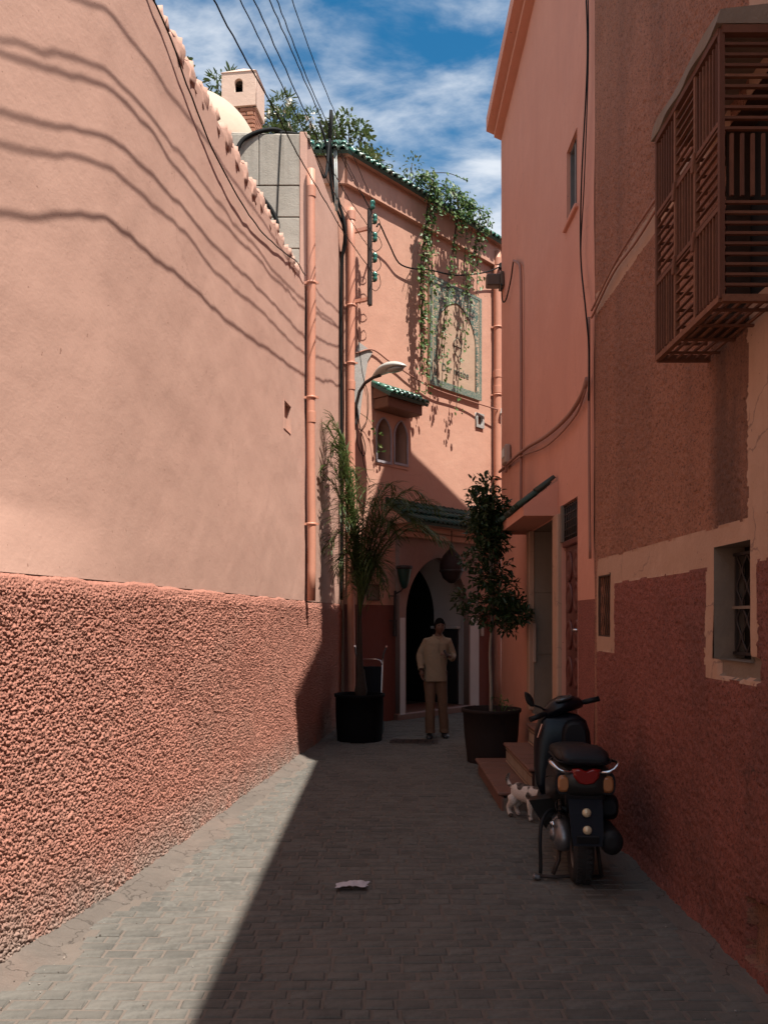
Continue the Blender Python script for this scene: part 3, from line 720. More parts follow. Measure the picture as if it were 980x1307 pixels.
# passage behind the arch
mb = MB(); n_ = len(AW)
mb.add([(x, .02, z) for x, z in AW] + [(x, .72, z) for x, z in AW], [(i, i + 1, n_ + i + 1, n_ + i) for i in range(n_ - 1)], True); mb.build('arch_reveal', M['white_plaster'], riad)
for a_, b_ in ((1.205, 1.33), (3.17, 3.445)): MB().box(((a_ + b_) / 2, -.103, .86), (b_ - a_, .012, 1.72), None, .003).build('jamb_band', M['white_plaster'], riad)
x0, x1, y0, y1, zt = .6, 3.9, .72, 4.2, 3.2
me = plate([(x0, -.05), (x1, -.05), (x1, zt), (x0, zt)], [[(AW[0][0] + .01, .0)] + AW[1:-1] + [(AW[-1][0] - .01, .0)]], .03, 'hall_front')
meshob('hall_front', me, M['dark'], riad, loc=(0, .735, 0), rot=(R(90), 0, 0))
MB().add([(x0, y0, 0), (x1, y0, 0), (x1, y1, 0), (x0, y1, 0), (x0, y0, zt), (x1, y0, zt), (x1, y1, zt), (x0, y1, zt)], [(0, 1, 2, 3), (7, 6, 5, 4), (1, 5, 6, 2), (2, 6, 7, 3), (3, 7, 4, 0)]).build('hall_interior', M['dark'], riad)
MB().box((2.25, .36, .055), (2.2, .95, .13), None, .02).build('doorstep', M['terracotta'], riad)
d_ = thing('door', None, None, (3.10, .10, .12), R(84), parent=riad)
MB().box((.33, .03, .70), (.66, .05, 1.38), None, .01).build('door_leaf', M['dark'], d_)
MB().box((.33, .02, 1.42), (.70, .09, .05), None, .008).build('top_ledge', M['white_plaster'], d_)
d_ = thing('door', None, None, (1.42, .74, .12), R(28), parent=riad)
mb = MB().box((.42, .03, 1.15), (.84, .06, 2.3), None, .01); mb.build('door_leaf', M['wood'], d_)
for zz in (.35, .9, 1.45, 2.0): MB().box((.42, -.005, zz), (.62, .03, .42), None, .012).build('door_panel', M['wood'], d_)
# vent
vx, vz = (VENT[0] + VENT[1]) / 2, (VENT[2] + VENT[3]) / 2
me = plate([(-.125, -.135), (.125, -.135), (.125, .135), (-.125, .135)], [[(-.075, -.08), (.075, -.08), (.075, .08), (-.075, .08)]], .05, 'vent_frame')
vf = meshob('vent', me, M['peel'], riad, loc=(vx, -.005, vz), rot=(R(90), 0, 0))
MB().add([(-.1, -.11, -.1), (.1, -.11, -.1), (.1, .11, -.1), (-.1, .11, -.1)], [(0, 1, 2, 3)]).build('duct', M['dark'], vf)
# grey peeling patch beside the lamp
me = plate([(.12, 5.0), (.30, 4.85), (.38, 5.3), (.5, 5.85), (.62, 6.02), (.30, 6.1), (.16, 5.75)], [], .012, 'bare_patch')
meshob('bare_patch', me, M['peel'], riad, loc=(0, -.022, 0), rot=(R(90), 0, 0))

# double arched window under its own tiled awning
aw = thing('arched_window', None, None, (0, 0, 0), 0, parent=riad)
aL = arch(.895, .165, 4.72, 5.00, 10, z0=4.30); aR = arch(1.325, .155, 4.74, 5.02, 10, z0=4.32)
w0, w1, v0, v1 = WIN
meshob('window_wall', plate([(w0 - .01, v0 - .01), (w1 + .01, v0 - .01), (w1 + .01, v1 + .01), (w0 - .01, v1 + .01)], [aL, aR], .03, 'window_wall'), M['house_plaster'], aw, loc=(0, .0, 0), rot=(R(90), 0, 0))
for poly in (aL, aR):
    c = sum(p[0] for p in poly) / len(poly); n_ = len(poly)
    big = [(c + (x - c) * 1.20, z + (.025 if z > 4.5 else -.04)) for x, z in poly]
    meshob('window_trim', plate(big, [poly], .014, 'window_trim'), M['bluetrim'], aw, loc=(0, -.022, 0), rot=(R(90), 0, 0))
    mb = MB(); mb.add([(x, -.012, z) for x, z in poly] + [(x, .48, z) for x, z in poly], [(i, (i + 1) % n_, n_ + (i + 1) % n_, n_ + i) for i in range(n_)]); mb.build('arch_reveal', M['house_plaster'], aw)
    MB().add([(c - .25, .475, 4.2), (c + .25, .475, 4.2), (c + .25, .475, 5.1), (c - .25, .475, 5.1)], [(0, 1, 2, 3)]).build('frame_or_dark_back', M['dark'], aw)  # added near-black sheet: darkness of the unlit room put into its colour
ea = thing('awning', None, None, (0, 0, 0), 0, parent=riad)
MB().box((1.08, -.17, 5.185), (.86, .33, .17), None, .012).build('eave_box', M['cedar'], ea)
tiled_slope(ea, .60, 1.56, -.42, 5.29, R(30), 3, .20, .118, .052)
MB().prism([(-.36, 5.27), (-.02, 5.27), (-.02, 5.47)], .63, 1.53, 'X').build('roof_core', M['cedar'], ea)

# tiled sign panel with arch and writing
sg = thing('tiled_panel', 'tall green and tan arabesque panel with arch and faded name on the sunlit wall', 'sign', tuple(onb(2.05, 0, .03)), RZ)
PW, PZ0, PZ1 = 1.54, 5.80, 7.72
m = mat('arabesque', (.3, .3, .2), .5); t = m.node_tree; P = t.nodes['Principled BSDF']
tcn = N(t, 'ShaderNodeTexCoord'); ns = N(t, 'ShaderNodeTexNoise'); ns.inputs['Scale'].default_value = 5; ns.inputs['Detail'].default_value = 1
t.links.new(tcn.outputs['Object'], ns.inputs['Vector'])
vm = N(t, 'ShaderNodeVectorMath', operation='MULTIPLY_ADD'); vm.inputs[1].default_value = (.22, .22, .22); t.links.new(ns.outputs['Color'], vm.inputs[0]); t.links.new(tcn.outputs['Object'], vm.inputs[2])
vo = N(t, 'ShaderNodeTexVoronoi', feature='DISTANCE_TO_EDGE'); vo.inputs['Scale'].default_value = 11; t.links.new(vm.outputs[0], vo.inputs['Vector'])
wv = N(t, 'ShaderNodeTexWave', wave_type='RINGS'); wv.inputs['Scale'].default_value = 4; wv.inputs['Distortion'].default_value = 14; wv.inputs['Detail'].default_value = 1; wv.inputs['Detail Scale'].default_value = 1.6
t.links.new(tcn.outputs['Object'], wv.inputs['Vector'])
ls = N(t, 'ShaderNodeMath', operation='LESS_THAN'); ls.inputs[1].default_value = .085; t.links.new(vo.outputs['Distance'], ls.inputs[0])
l2 = N(t, 'ShaderNodeMath', operation='GREATER_THAN'); l2.inputs[1].default_value = .72; t.links.new(wv.outputs['Fac'], l2.inputs[0])
mxm = N(t, 'ShaderNodeMath', operation='MAXIMUM'); t.links.new(ls.outputs[0], mxm.inputs[0]); t.links.new(l2.outputs[0], mxm.inputs[1])
t.links.new(mixnode(t, mxm.outputs[0], (.43, .31, .22), (.085, .13, .10)), P.inputs['Base Color']); M['arabesque'] = m
m = mat('border', (.08, .17, .13), .45); t = m.node_tree; P = t.nodes['Principled BSDF']
t.links.new(mixnode(t, noise(t, 45, 2, .5, lo=.48, hi=.52), (.085, .135, .108), (.22, .22, .165)), P.inputs['Base Color']); M['border'] = m
M['panel_tan'] = plaster('panel_tan', (.47, .33, .235), (.42, .285, .20), stain=(.34, .23, .17), fine=50, fs=.25, streak=(1, 1, 4), stain_amt=.4)
MB().box((PW / 2, 0, (PZ0 + PZ1) / 2), (PW, .05, PZ1 - PZ0), None, .006).build('panel_board', M['panel_tan'], sg)
ain = arch(PW / 2, .56, 6.75, 7.42, 16, z0=PZ0 + .12)
inner = [(.07, PZ0 + .12), (PW - .07, PZ0 + .12), (PW - .07, PZ1 - .05), (.07, PZ1 - .05)]
sp = [(.10, PZ0 + .12), (PW / 2 - .60, PZ0 + .12)] + [(PW / 2 + (x - PW / 2) * 1.07, z) for x, z in ain[1:-1]] + [(PW / 2 + .60, PZ0 + .12), (PW - .10, PZ0 + .12), (PW - .10, PZ1 - .06), (.10, PZ1 - .06)]
meshob('arabesque_field', plate(sp, [], .006, 'spandrel'), M['arabesque'], sg, loc=(0, -.029, 0), rot=(R(90), 0, 0))
meshob('border', plate([(0, PZ0), (PW, PZ0), (PW, PZ1), (0, PZ1)], [inner], .014, 'border'), M['border'], sg, loc=(0, -.029, 0), rot=(R(90), 0, 0))
MB().tube([(PW / 2 + (x - PW / 2) * 1.03, -.033, z) for x, z in ain], .009, 6).build('arch_line', M['border'], sg)
def text(body, size, parent, m, loc, rz=0, ext=.004, spacing=1):
    cu = bpy.data.curves.new('text', 'FONT'); cu.body = body; cu.size = size; cu.extrude = ext; cu.space_character = spacing; cu.align_x = 'CENTER'
    o = bpy.data.objects.new('t', cu); me = bpy.data.meshes.new_from_object(o); bpy.data.objects.remove(o)
    return meshob('lettering', me, m, parent, loc=loc, rot=(R(90), 0, rz))
M['ink'] = mat('faded_ink', (.13, .14, .105), .7)
for tx_, x_ in (('Dar', -.30), ('nhabe', .14)): text(tx_, .19, sg, M['ink'], (PW / 2 + x_, -.03, 6.12))
# hanging lamp drawn on the panel
MB().tube([(.80, -.03, 7.1), (.80, -.03, 6.82)], .006, 5).tube([(.80, -.03, 6.82), (.69, -.03, 6.72), (.69, -.03, 6.55), (.80, -.03, 6.45), (.91, -.03, 6.55), (.91, -.03, 6.72), (.80, -.03, 6.82)], .007, 5).tube([(.69, -.03, 6.64), (.91, -.03, 6.64)], .006, 5).build('lamp_drawing', M['ink'], sg)

# ================================================================ PINK HOUSE on the right
pk = thing('pink_house', 'shaded pink house on the right with projecting eave and stepped entrance', 'house', (3.5, 9.5, 0))
HP = 8.98
DR = (7.44, 8.10, .62, 2.80); RC = (8.36, 9.72, .60, 2.72); PWN = (7.47, 7.88, 5.42, 6.12)
ys = lines(6.85, 12.3, .04, (DR[0], DR[1], RC[0], RC[1], PWN[0], PWN[1])); zs = lines(0, HP, .04, (DR[2], DR[3], RC[3], PWN[2], PWN[3], 1.865, .60))
def zone_p(Y, Z):
    k = np.where((Z < 1.865) & (Y < DR[0] - .01), 1, 0)
    for h in (DR, RC, PWN): k = np.where((Y > h[0]) & (Y < h[1]) & (Z > h[2]) & (Z < h[3]), -1, k)
    return k
grid_wall(pk, ys, zs, lambda Y, Z, H: (XP - H, Y, Z), lambda Y, Z: .028 * fbm(Y * .8, Z * .8, 81, 3) + .007 * fbm(Y * 4, Z * 4, 85, 2), zone_p, {0: ('plaster_face', M['pink_plaster']), 1: ('red_dado', M['red_dado'])})
def reveal(parent, h, X, d, m, back=None, name='reveal'):
    y0, y1, z0, z1 = h; mb = MB()
    v = [(X - .004, y0, z0), (X - .004, y1, z0), (X - .004, y1, z1), (X - .004, y0, z1), (X + d, y0, z0), (X + d, y1, z0), (X + d, y1, z1), (X + d, y0, z1)]
    mb.add(v, [(0, 1, 5, 4), (1, 2, 6, 5), (2, 3, 7, 6), (3, 0, 4, 7)])
    r = mb.build(name, m, parent, world=True)
    if back is not None: MB().add(v[4:], [(0, 1, 2, 3)]).build('back', back, parent, world=True)
    return r
def poly_core(poly, z0, z1): return MB().prism(poly, z0, z1)
far = (XP + 6, 12.3 + 6 * .69)
MB().prism([(XP + .9, 6.9), (XP + .9, 12.1 + .8 * .69), (far[0], far[1] - .15), (9, 6.9)], 0, HP - .02).build('wall_core', M['pink_plaster'], pk, world=True)
MB().prism([(XP + .004, 12.3), (XP + .9, 12.3 + .9 * .69), (far[0], far[1]), (far[0], far[1] - .14), (XP + .9, 12.16 + .9 * .69), (XP + .02, 12.15)], 0, HP - .01).build('end_wall', M['pink_plaster'], pk, world=True)
def eave(dx, z0, z1): return MB().prism([(XP - dx, 6.86), (XP - dx, 12.28), (XP - dx + 7, 12.28 + 7 * .69), (XP + 7, 6.86)], z0, z1)
eave(.11, HP - .16, HP - .07).build('eave_moulding', M['pink_plaster'], pk, world=True)
eave(.225, HP - .072, HP + .12).build('eave_slab', M['pink_plaster'], pk, world=True)
w = thing('window', None, None, (0, 0, 0), parent=pk); w.location = -Vector(pk.location)
reveal(w, PWN, XP, .09, M['pink_plaster'])
y0, y1, z0, z1 = PWN
mb = MB()
for a, b in (((y0, z0), (y0, z1)), ((y1, z0), (y1, z1)), ((y0, z0), (y1, z0)), ((y0, z1), (y1, z1)), (((y0 + y1) / 2, z0), ((y0 + y1) / 2, z1))):
    mb.bar((XP + .055, a[0], a[1]), (XP + .055, b[0], b[1]), .05)
mb.build('frame', M['frame_or_dark_back'], w, world=True)
MB().box((XP + .075, (y0 + y1) / 2, (z0 + z1) / 2), (.01, y1 - y0, z1 - z0)).build('pane', M['pane'], w, world=True)
MB().box((XP - .012, (y0 + y1) / 2, z0 - .02), (.05, y1 - y0 + .1, .04), None, .008).build('sill', M['pink_plaster'], w, world=True)
# recessed entry, slabs and jambs
for k, (za, zb) in enumerate(((.6, 1.28), (1.288, 2.0), (2.008, 2.72))):
    MB().box((XP + .22, RC[1] + .03, (za + zb) / 2), (.44, .08, zb - za), None, .004).build('jamb_slab', M['grey_reveal'], pk, world=True)
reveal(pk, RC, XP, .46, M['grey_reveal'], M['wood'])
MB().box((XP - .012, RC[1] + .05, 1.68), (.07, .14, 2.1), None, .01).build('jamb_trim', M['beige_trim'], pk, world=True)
MB().box((XP - .012, 8.23, 1.68), (.07, .24, 2.1), None, .01).build('jamb_trim', M['beige_trim'], pk, world=True)
MB().box((XP + .41, 9.0, 1.66), (.05, .9, 2.0), None, .01).build('inner_door', M['wood'], pk, world=True)
MB().box((XP + .02, RC[1] - .01, 1.42), (.04, .07, .46), None, .008).build('letter_box', M['meter'], pk, world=True)
# red carved door with grille above
d_ = thing('door', None, None, parent=pk, label=None, cat=None) if False else thing('door', None, None, parent=pk); d_.location = -Vector(pk.location)
reveal(d_, DR, XP, .07, M['pink_plaster'])
MB().box((XP + .062, 7.77, 1.52), (.05, .66, 1.80), None, .006).build('door_leaf', M['redwood'], d_, world=True)
for zz in (.85, 1.2, 1.55, 1.90, 2.2):
    for yy in (7.62, 7.92):
        rings = [[(XP + .040 - dpt, yy + .12 * sc * math.cos(a), zz + .15 * sc * math.sin(a)) for a in np.linspace(0, 2 * math.pi, 17)[:-1]] for sc, dpt in ((1, 0), (.95, .02), (.75, .022), (.65, .008), (.35, .02), (.1, .026))]
        MB().loft(rings).build('carved_panel', M['redwood'], d_, world=True)
MB().box((XP + .045, 7.77, 2.42), (.09, .66, .06), None, .01).build('door_rail', M['redwood'], d_, world=True)
tg = MB()
for i in range(8): yy = 7.49 + i * .08; tg.tube([(XP + .015, yy, 2.45), (XP + .015, yy, 2.79)], .007, 6)
for i in range(5):
    zz = 2.49 + i * .07; tg.tube([(XP + .015, 7.45, zz), (XP + .015, 8.09, zz)], .006, 6)
tg.build('transom_grille', M['dark_iron'], d_, world=True)
MB().box((XP + .045, 7.77, 2.62), (.01, .64, .34)).build('transom_pane', M['dim_pane'], d_, world=True)
MB().box((XP + .01, 8.08, 2.62), (.06, .05, .36), None, .006).build('transom_frame', M['beige_worn'], d_, world=True)
MB().tube([(XP + .04, 7.52, 1.6), (XP - .01, 7.52, 1.6), (XP - .01, 7.60, 1.6)], .012, 8).build('handle', M['chrome'], d_, world=True)
# canopy over the entrance
cp = thing('canopy', None, None, parent=pk); cp.location = -Vector(pk.location)
MB().prism([(XP + .02, 2.73), (1.39, 2.73), (1.39, 2.83), (XP + .02, 3.10)], 8.28, 10.15, 'Y').build('canopy_body', M['pink_plaster'], cp, world=True)
tmm = [tile_mesh(.24, .05, .042, th=.01) for k in range(2)]
for q_ in tmm: q_.materials.clear(); q_.materials.append(M['old_tile'])
sl = math.atan2(.27, .345); nn = 16
for i in range(nn):
    for rr in range(2):
        o = bpy.data.objects.new('roof_tile', tmm[rr]); put(o, cp)
        d0 = -.03 + rr * .2 + rng.uniform(-.03, .02)
        o.location = (1.39 + d0 * math.cos(sl), 8.34 + i * .115, 2.85 + d0 * math.sin(sl) + rng.uniform(-.012, .012))
        o.rotation_euler = Euler((sl + rng.uniform(-.06, .06), rng.uniform(-.08, .08), R(-90)), 'XYZ')
# steps with tiled risers
for k, (xo, ztop, yend, zbot) in enumerate(((1.03, .175, 9.12, 0), (1.30, .385, 8.85, .175), (1.53, .60, 8.80, .385))):
    st = thing('stair_step', None, None, parent=pk); st.location = -Vector(pk.location)
    yb = 7.30 + .0 * k
    MB().box(((xo + XP) / 2 + .02, (yb + yend) / 2, (zbot + ztop) / 2 - .03), (XP - xo, yend - yb, ztop - zbot - .05)).build('step_body', M['mortar'], st, world=True)
    n_ = 6; L_ = (yend - yb) / n_
    for i in range(n_):
        MB().box(((xo + XP) / 2 - .015, yb + L_ * (i + .5), ztop - .016), (XP - xo + .03, L_ - .004, .032), None, .008).build('tread_tile', M['terracotta'], st, world=True)
    hz = ztop - zbot - .04
    MB().box((xo + .012, (yb + yend) / 2, zbot + hz / 2), (.02, yend - yb, hz)).build('riser', M['zellij_dark'] if k else M['terracotta'], st, world=True)
    if k:
        zm = MB()
        n2_ = int((yend - yb) / .07)
        for i in range(n2_):
            zm.box((xo, yb + .07 * (i + .5), zbot + hz * .48), (.01, .034, hz * .52), None, .002)
        zm.box((xo, (yb + yend) / 2, zbot + hz * .87), (.01, yend - yb, hz * .10)).box((xo, (yb + yend) / 2, zbot + hz * .10), (.01, yend - yb, hz * .10))
        tag(zm.build('riser_tile', M['zellij_light'], st, world=True), kind='stuff')

# ================================================================ BROWN HOUSE nearest on the right
bh = thing('brown_house', 'rough brown rendered house on the near right with red dado and pale window bands', 'house', (3.5, 3, 0))
W1 = (6.42, 6.78, 1.56, 2.05); W2 = (3.97, 4.42, 1.49, 2.08); W3 = (3.66, 4.26, 3.22, 4.2)
ys = np.unique(np.concatenate([np.linspace(-4, 3.2, 60)[:-1], lines(3.2, 6.86, .0115, W1[:2] + W2[:2] + W3[:2])]))
zs = np.unique(np.concatenate([lines(-.02, 5.2, .0115, W1[2:] + W2[2:] + W3[2:]), np.linspace(5.2, 8.2, 140)[1:]]))
def wob(Y, Z, k, a=.012): return a * fbm(Y * 7, Z * 7, k, 3) * 2
def in_r(Y, Z, y0, y1, z0, z1, k, a=.012):
    w1, w2 = wob(Y, Z, k, a), wob(Y, Z, k + 4, a)
    return (Y + w1 > y0) & (Y + w1 < y1) & (Z + w2 > z0) & (Z + w2 < z1)
def zone_bh(Y, Z):
    k = np.where(Z < 2.02, 1, 0)
    w1 = wob(Y, Z, 91, .014)
    k = np.where((Z + w1 > 1.975) & (Z + w1 < 2.185), 2, k)
    k = np.where(in_r(Y, Z, 6.30, 6.9, 1.44, 2.1, 92), 2, k)
    k = np.where(in_r(Y, Z, 3.89, 4.52, 1.385, 2.1, 93, .02), 2, k)
    k = np.where(in_r(Y, Z, 3.76, 3.99, 2.15, 9, 94, .015), 2, k)
    k = np.where((Z + w1 * .7 > 4.20) & (Z + w1 * .7 < 4.37) & (Y > 4.2), 2, k)
    k = np.where(in_r(Y, Z, 3.86, 4.33, 1.405, 1.515, 95, .02), 3, k)
    k = np.where(in_r(Y, Z, 3.3, 3.98, .07, .38, 96, .035), 4, k)
    for h in (W1, W2, W3): k = np.where((Y > h[0]) & (Y < h[1]) & (Z > h[2]) & (Z < h[3]), -1, k)
    return k
def h_bh(Y, Z):
    zn = zone_bh(Y, Z)
    rough = .011 * lumps(Y, Z, .032, 101) + .010 * lumps(Y + 3, Z + 1, .024, 105) + .004 * fbm(Y * 35, Z * 35, 107, 2)
    h = .03 * fbm(Y * .8, Z * .8, 97, 3) + np.where((zn == 0) | (zn == 1), rough, .009 + .004 * fbm(Y * 14, Z * 14, 99, 2))
    h = np.where(zn == 3, h - .02, h)
    return np.where(zn == 4, h - .045 + .03 * fbm(Y * 9, Z * 9, 98), h)
grid_wall(bh, ys, zs, lambda Y, Z, H: (XB - H + .03 * np.clip((.12 - Z) / .12, 0, 1) * -1, Y, Z), h_bh, zone_bh, {0: ('rough_render', M['brown_render']), 1: ('red_dado', M['red_dado']), 2: ('plaster_band', M['beige_trim']), 3: ('worn_sill', M['beige_worn']), 4: ('broken_plaster', M['brown_render'])})
MB().prism([(XB + .6, -4), (XB + .6, 6.84), (9, 6.84), (9, -4)], 0, 8.19).build('wall_core', M['brown_render'], bh, world=True)
MB().prism([(XB - .02, 6.852), (XB + .8, 6.852), (XB + .8, 6.70), (XB + .03, 6.70)], 0, 8.2).build('end_wall', M['brown_render'], bh, world=True)
MB().box((XB + .3, 1.42, 8.21), (.64, 10.86, .06)).build('roof_edge', M['brown_render'], bh, world=True)
def dark_window(h, X, d, m, wname='window', pane=None):
    w = thing(wname, None, None, parent=bh); w.location = -Vector(bh.location)
    reveal(w, h, X, d, m)
    y0, y1, z0, z1 = h
    MB().box((X + d + .01, (y0 + y1) / 2, (z0 + z1) / 2), (.01, y1 - y0 + .02, z1 - z0 + .02)).build('pane', pane or M['dim_pane'], w, world=True)
    return w
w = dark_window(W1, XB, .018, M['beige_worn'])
y0, y1, z0, z1 = W1; mb = MB()
for a, b in (((y0, z0), (y0, z1)), ((y1, z0), (y1, z1)), ((y0, z0), (y1, z0)), ((y0, z1), (y1, z1))) : mb.bar((XB + .004, a[0], a[1]), (XB + .004, b[0], b[1]), .022)
mb.build('frame', M['wood'], w, world=True)
gm = MB()
for i in range(6):
    yy = y0 + (i + .5) * (y1 - y0) / 6
    gm.tube([(XB + .008, yy + .02 * math.sin(q * 1.3), z0 + q * (z1 - z0) / 14) for q in range(15)], .005, 5)
gm.build('grille', M['iron'], w, world=True)
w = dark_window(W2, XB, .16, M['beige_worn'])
y0, y1, z0, z1 = W2; gm = MB(); X = XB + .105
y0 += .0; z0 += .03; z1 -= .04
for a, b in (((y0 + .01, z0), (y0 + .01, z1)), ((y1 - .03, z0), (y1 - .03, z1)), ((y0, z0), (y1, z0)), ((y0, z1), (y1, z1))): gm.bar((X, a[0], a[1]), (X, b[0], b[1]), .016)
gm.build('frame', M['dark_iron'], w, world=True)
MB().bar((X - .005, y0, z0 + .24), (X - .005, y1, z0 + .24), .016).build('cross_bar', M['beige_worn'], w, world=True)
for i in range(6):
    yc = y0 + .03 + (i + .5) * (y1 - y0 - .06) / 6; sgn = 1 if i % 2 else -1
    c = [(X, yc + sgn * .028 * math.cos(q * math.pi / 4), z0 + q * (z1 - z0) / 24) for q in range(25)]
    MB().tube(c, .0055, 6)  .build('scroll_bar', M['dark_iron'], w, world=True)
w = dark_window(W3, XB, .12, M['wood'], pane=M['dark'])
# ================================================================ FIXTURES
def drainpipe(label, base, z0, z1, r, clamps, sleeves, shoe=None):
    p = thing('drainpipe', label, 'drainpipe', (base[0], base[1], z0), group='pink painted drainpipes')
    pts = [(0, 0, q) for q in np.linspace(0, z1 - z0, 16)]
    pts = [(x + .006 * math.sin(z * 2.1), y, z) for x, y, z in pts]
    if shoe: pts = [shoe] + pts
    MB().tube(pts, r, 14).build('pipe', M['pipe'], p)
    for z in sleeves: MB().lathe([(r, -.07), (r * 1.10, -.068), (r * 1.12, .05), (r * 1.12, .065), (r, .07)], (0, 0, z - z0), 24, smooth=False).build('sleeve', M['pipe'], p)
    for z in clamps:
        c = MB().lathe([(r, -.018), (r * 1.2, -.014), (r * 1.2, .014), (r, .018)], (0, 0, z - z0), 14)
        c.box((r * 1.3, .0, z - z0), (.05, .02, .03)).box((-r * 1.3, .0, z - z0), (.05, .02, .03)); c.build('clamp', M['pipe'], p)
    return p
yp = 10.50
drainpipe('pink drainpipe beside the bare cement blocks on the sunlit left wall', (float(XL(yp)) + .085, yp), 1.93, 7.38, .052, (2.9, 4.5, 5.95), (4.25, 7.1), None)
b = onb(.06, 0, .085); drainpipe('pink drainpipe in the corner behind the insulator rack', (b.x, b.y), .05, 8.12, .06, (5.7, 6.6), (5.35, 8.0, 3.1))
b = onb(4.06, 0, .10); drainpipe('pink drainpipe at the right edge beside the green tiled panel', (b.x, b.y), .05, 8.75, .075, (7.3, 6.0, 4.4), (8.55, 6.4, 6.1, 3.8))
MB_ = MB()
# insulator rack
ra = thing('insulator_rack', 'dark upright iron rack with five green glass insulators and loose wires', 'insulator rack', tuple(onb(.2, 6.6, .35)), RZ)
MB().box((0, 0, .73), (.07, .05, 1.50), None, .006).box((.035, .02, .73), (.012, .07, 1.5)).build('upright', M['dark_iron'], ra)
for z in (.08, 1.18):
    MB().bar((0, 0, z), (-.14, .36, z - .02), .05, .05).bar((-.12, .30, z), (-.10, .34, z - .34), .04).build('bracket', M['pipe'], ra)
INS = []
for k, z in enumerate((.42, .72, 1.04, 1.32, 1.62)):
    zz = z if k < 4 else 1.52
    MB().lathe([(.012, -.05), (.034, -.045), (.04, 0), (.03, .02), (.042, .035), (.036, .075), (.02, .095), (.0, .10)], (.085 if k < 4 else .03, -.03, zz), 14).build('insulator', M['ceramic'], ra)
    if k < 4: MB().tube([(.02, 0, zz - .06), (.085, -.03, zz - .06), (.085, -.03, zz + .02)], .009, 6).build('pin', M['dark_iron'], ra)
    INS.append(onb(.2 + .085, 6.6 + zz + .03, .38))
for z in (.42, .72, 1.04, 1.32):                        # jumper loops
    pts = [(.1, -.03, z + .03), (.19, -.02, z + .06 + rng.uniform(-.03, .04)), (.23 + rng.uniform(-.02, .05), 0, z - .05), (.15, .02, z - .17), (.03, .02, z - .14)]
    MB().tube(smooth_path(pts, 24), .0055, 5).build('jumper_wire', M['cable'], ra)
# street lamp
la = thing('street_lamp', 'pale oval street lamp head on curved dark arm above the small tiled awning', 'street lamp', tuple(onb(.2, 4.9, .02)), RZ)
arm = [(0, 0, -.05), (0, -.04, .18), (.01, -.10, .38), (.03, -.20, .50), (.05, -.36, .56), (.06, -.5, .57)]
MB().tube(arm, .026, 10).build('arm', M['dark_iron'], la)
MB().box((0, 0, .05), (.10, .05, .34), None, .01).build('wall_plate', M['dark_iron'], la)
rings = []
for q, (w_, h_) in zip(np.linspace(0, 1, 11), ((.035, .03), (.07, .05), (.10, .065), (.125, .075), (.14, .08), (.145, .082), (.14, .08), (.13, .072), (.11, .06), (.075, .04), (.02, .012))):
    c = (.06, -.36 - .66 * q, .575 + .07 * math.sin(q * 2.6)); rings.append([(c[0] + w_ * math.cos(a), c[1], c[2] + (h_ if math.sin(a) > 0 else h_ * .45) * math.sin(a)) for a in np.linspace(0, 2 * math.pi, 21)[:-1]])
MB().loft(rings).build('lamp_head', M['lampgrey'], la)
MB().loft([[(.06 + .10 * s_ * math.cos(a), -.80 + .17 * s_ * math.sin(a), .605 - dz) for a in np.linspace(0, 2 * math.pi, 17)[:-1]] for s_, dz in ((1, .0), (.85, .03), (.4, .045))]).build('lens', M['lens'], la)

# overhead wires strung along the alley
WIRES = [('lowest', .0062, [(5.45, 0), (5.60, 4.4), (5.85, 6.52), (6.32, 9.65)], 0, 'thick wavy overhead wire nearest the left wall, lowest of the six'),
         ('second', .005, [(5.75, 0), (5.93, 4.4), (6.08, 5.6), (6.26, 7.04), (6.60, 9.65)], 1, 'thin overhead wire just right of the lowest thick wavy one'),
         ('third', .0055, [(5.85, 0), (6.09, 4.3), (6.35, 6.14), (6.61, 8.22), (6.83, 9.74)], 2, 'third overhead wire from the left crossing the sky'),
         ('fourth', .0054, [(6.1, 0), (6.41, 4.42), (6.56, 5.8), (6.74, 7.0), (6.96, 8.6), (7.18, 9.76)], 3, 'left one of the two overhead wires that run close together'),
         ('fifth', .005, [(6.2, 0), (6.49, 4.36), (6.70, 5.82), (6.87, 7.04), (7.03, 8.6)], 3, 'right one of the two overhead wires that run close together'),
         ('sixth', .0048, [(6.5, 0), (6.84, 4.43), (7.06, 5.84), (7.22, 7.05), (7.41, 8.95)], 4, 'rightmost thin overhead wire alone against the clouds')]
for nm, r_, zy, ik, lab in WIRES:
    e_ = INS[ik]
    pts = [(-.54 + .1283 * (yv - 9.7), yv, zv) for zv, yv in zy]
    pts = [(pts[0][0] - 1.0, -7.5, pts[0][2] + .35)] + pts + [(e_.x, e_.y, e_.z)]
    sp = smooth_path(pts, 170)
    ph = rng.uniform(0, 6)
    am = .006 if r_ > .0065 else .003
    kx_ = [rng.gauss(0, 1) for _ in range(170)]; kz_ = [rng.gauss(0, 1) for _ in range(170)]
    sp = [(x + am * (.6 * kx_[i] + math.sin(i * .41 + ph)) * (1 if 2 < i < 165 else 0), y, z + am * (.7 * kz_[i] + math.sin(i * .29 + ph * 2)) * (1 if 2 < i < 165 else 0)) for i, (x, y, z) in enumerate(sp)]
    tag(MB().tube(sp, r_, 6).build('overhead_wire', M['cable']), lab, 'wire', 'overhead wires strung along the alley')
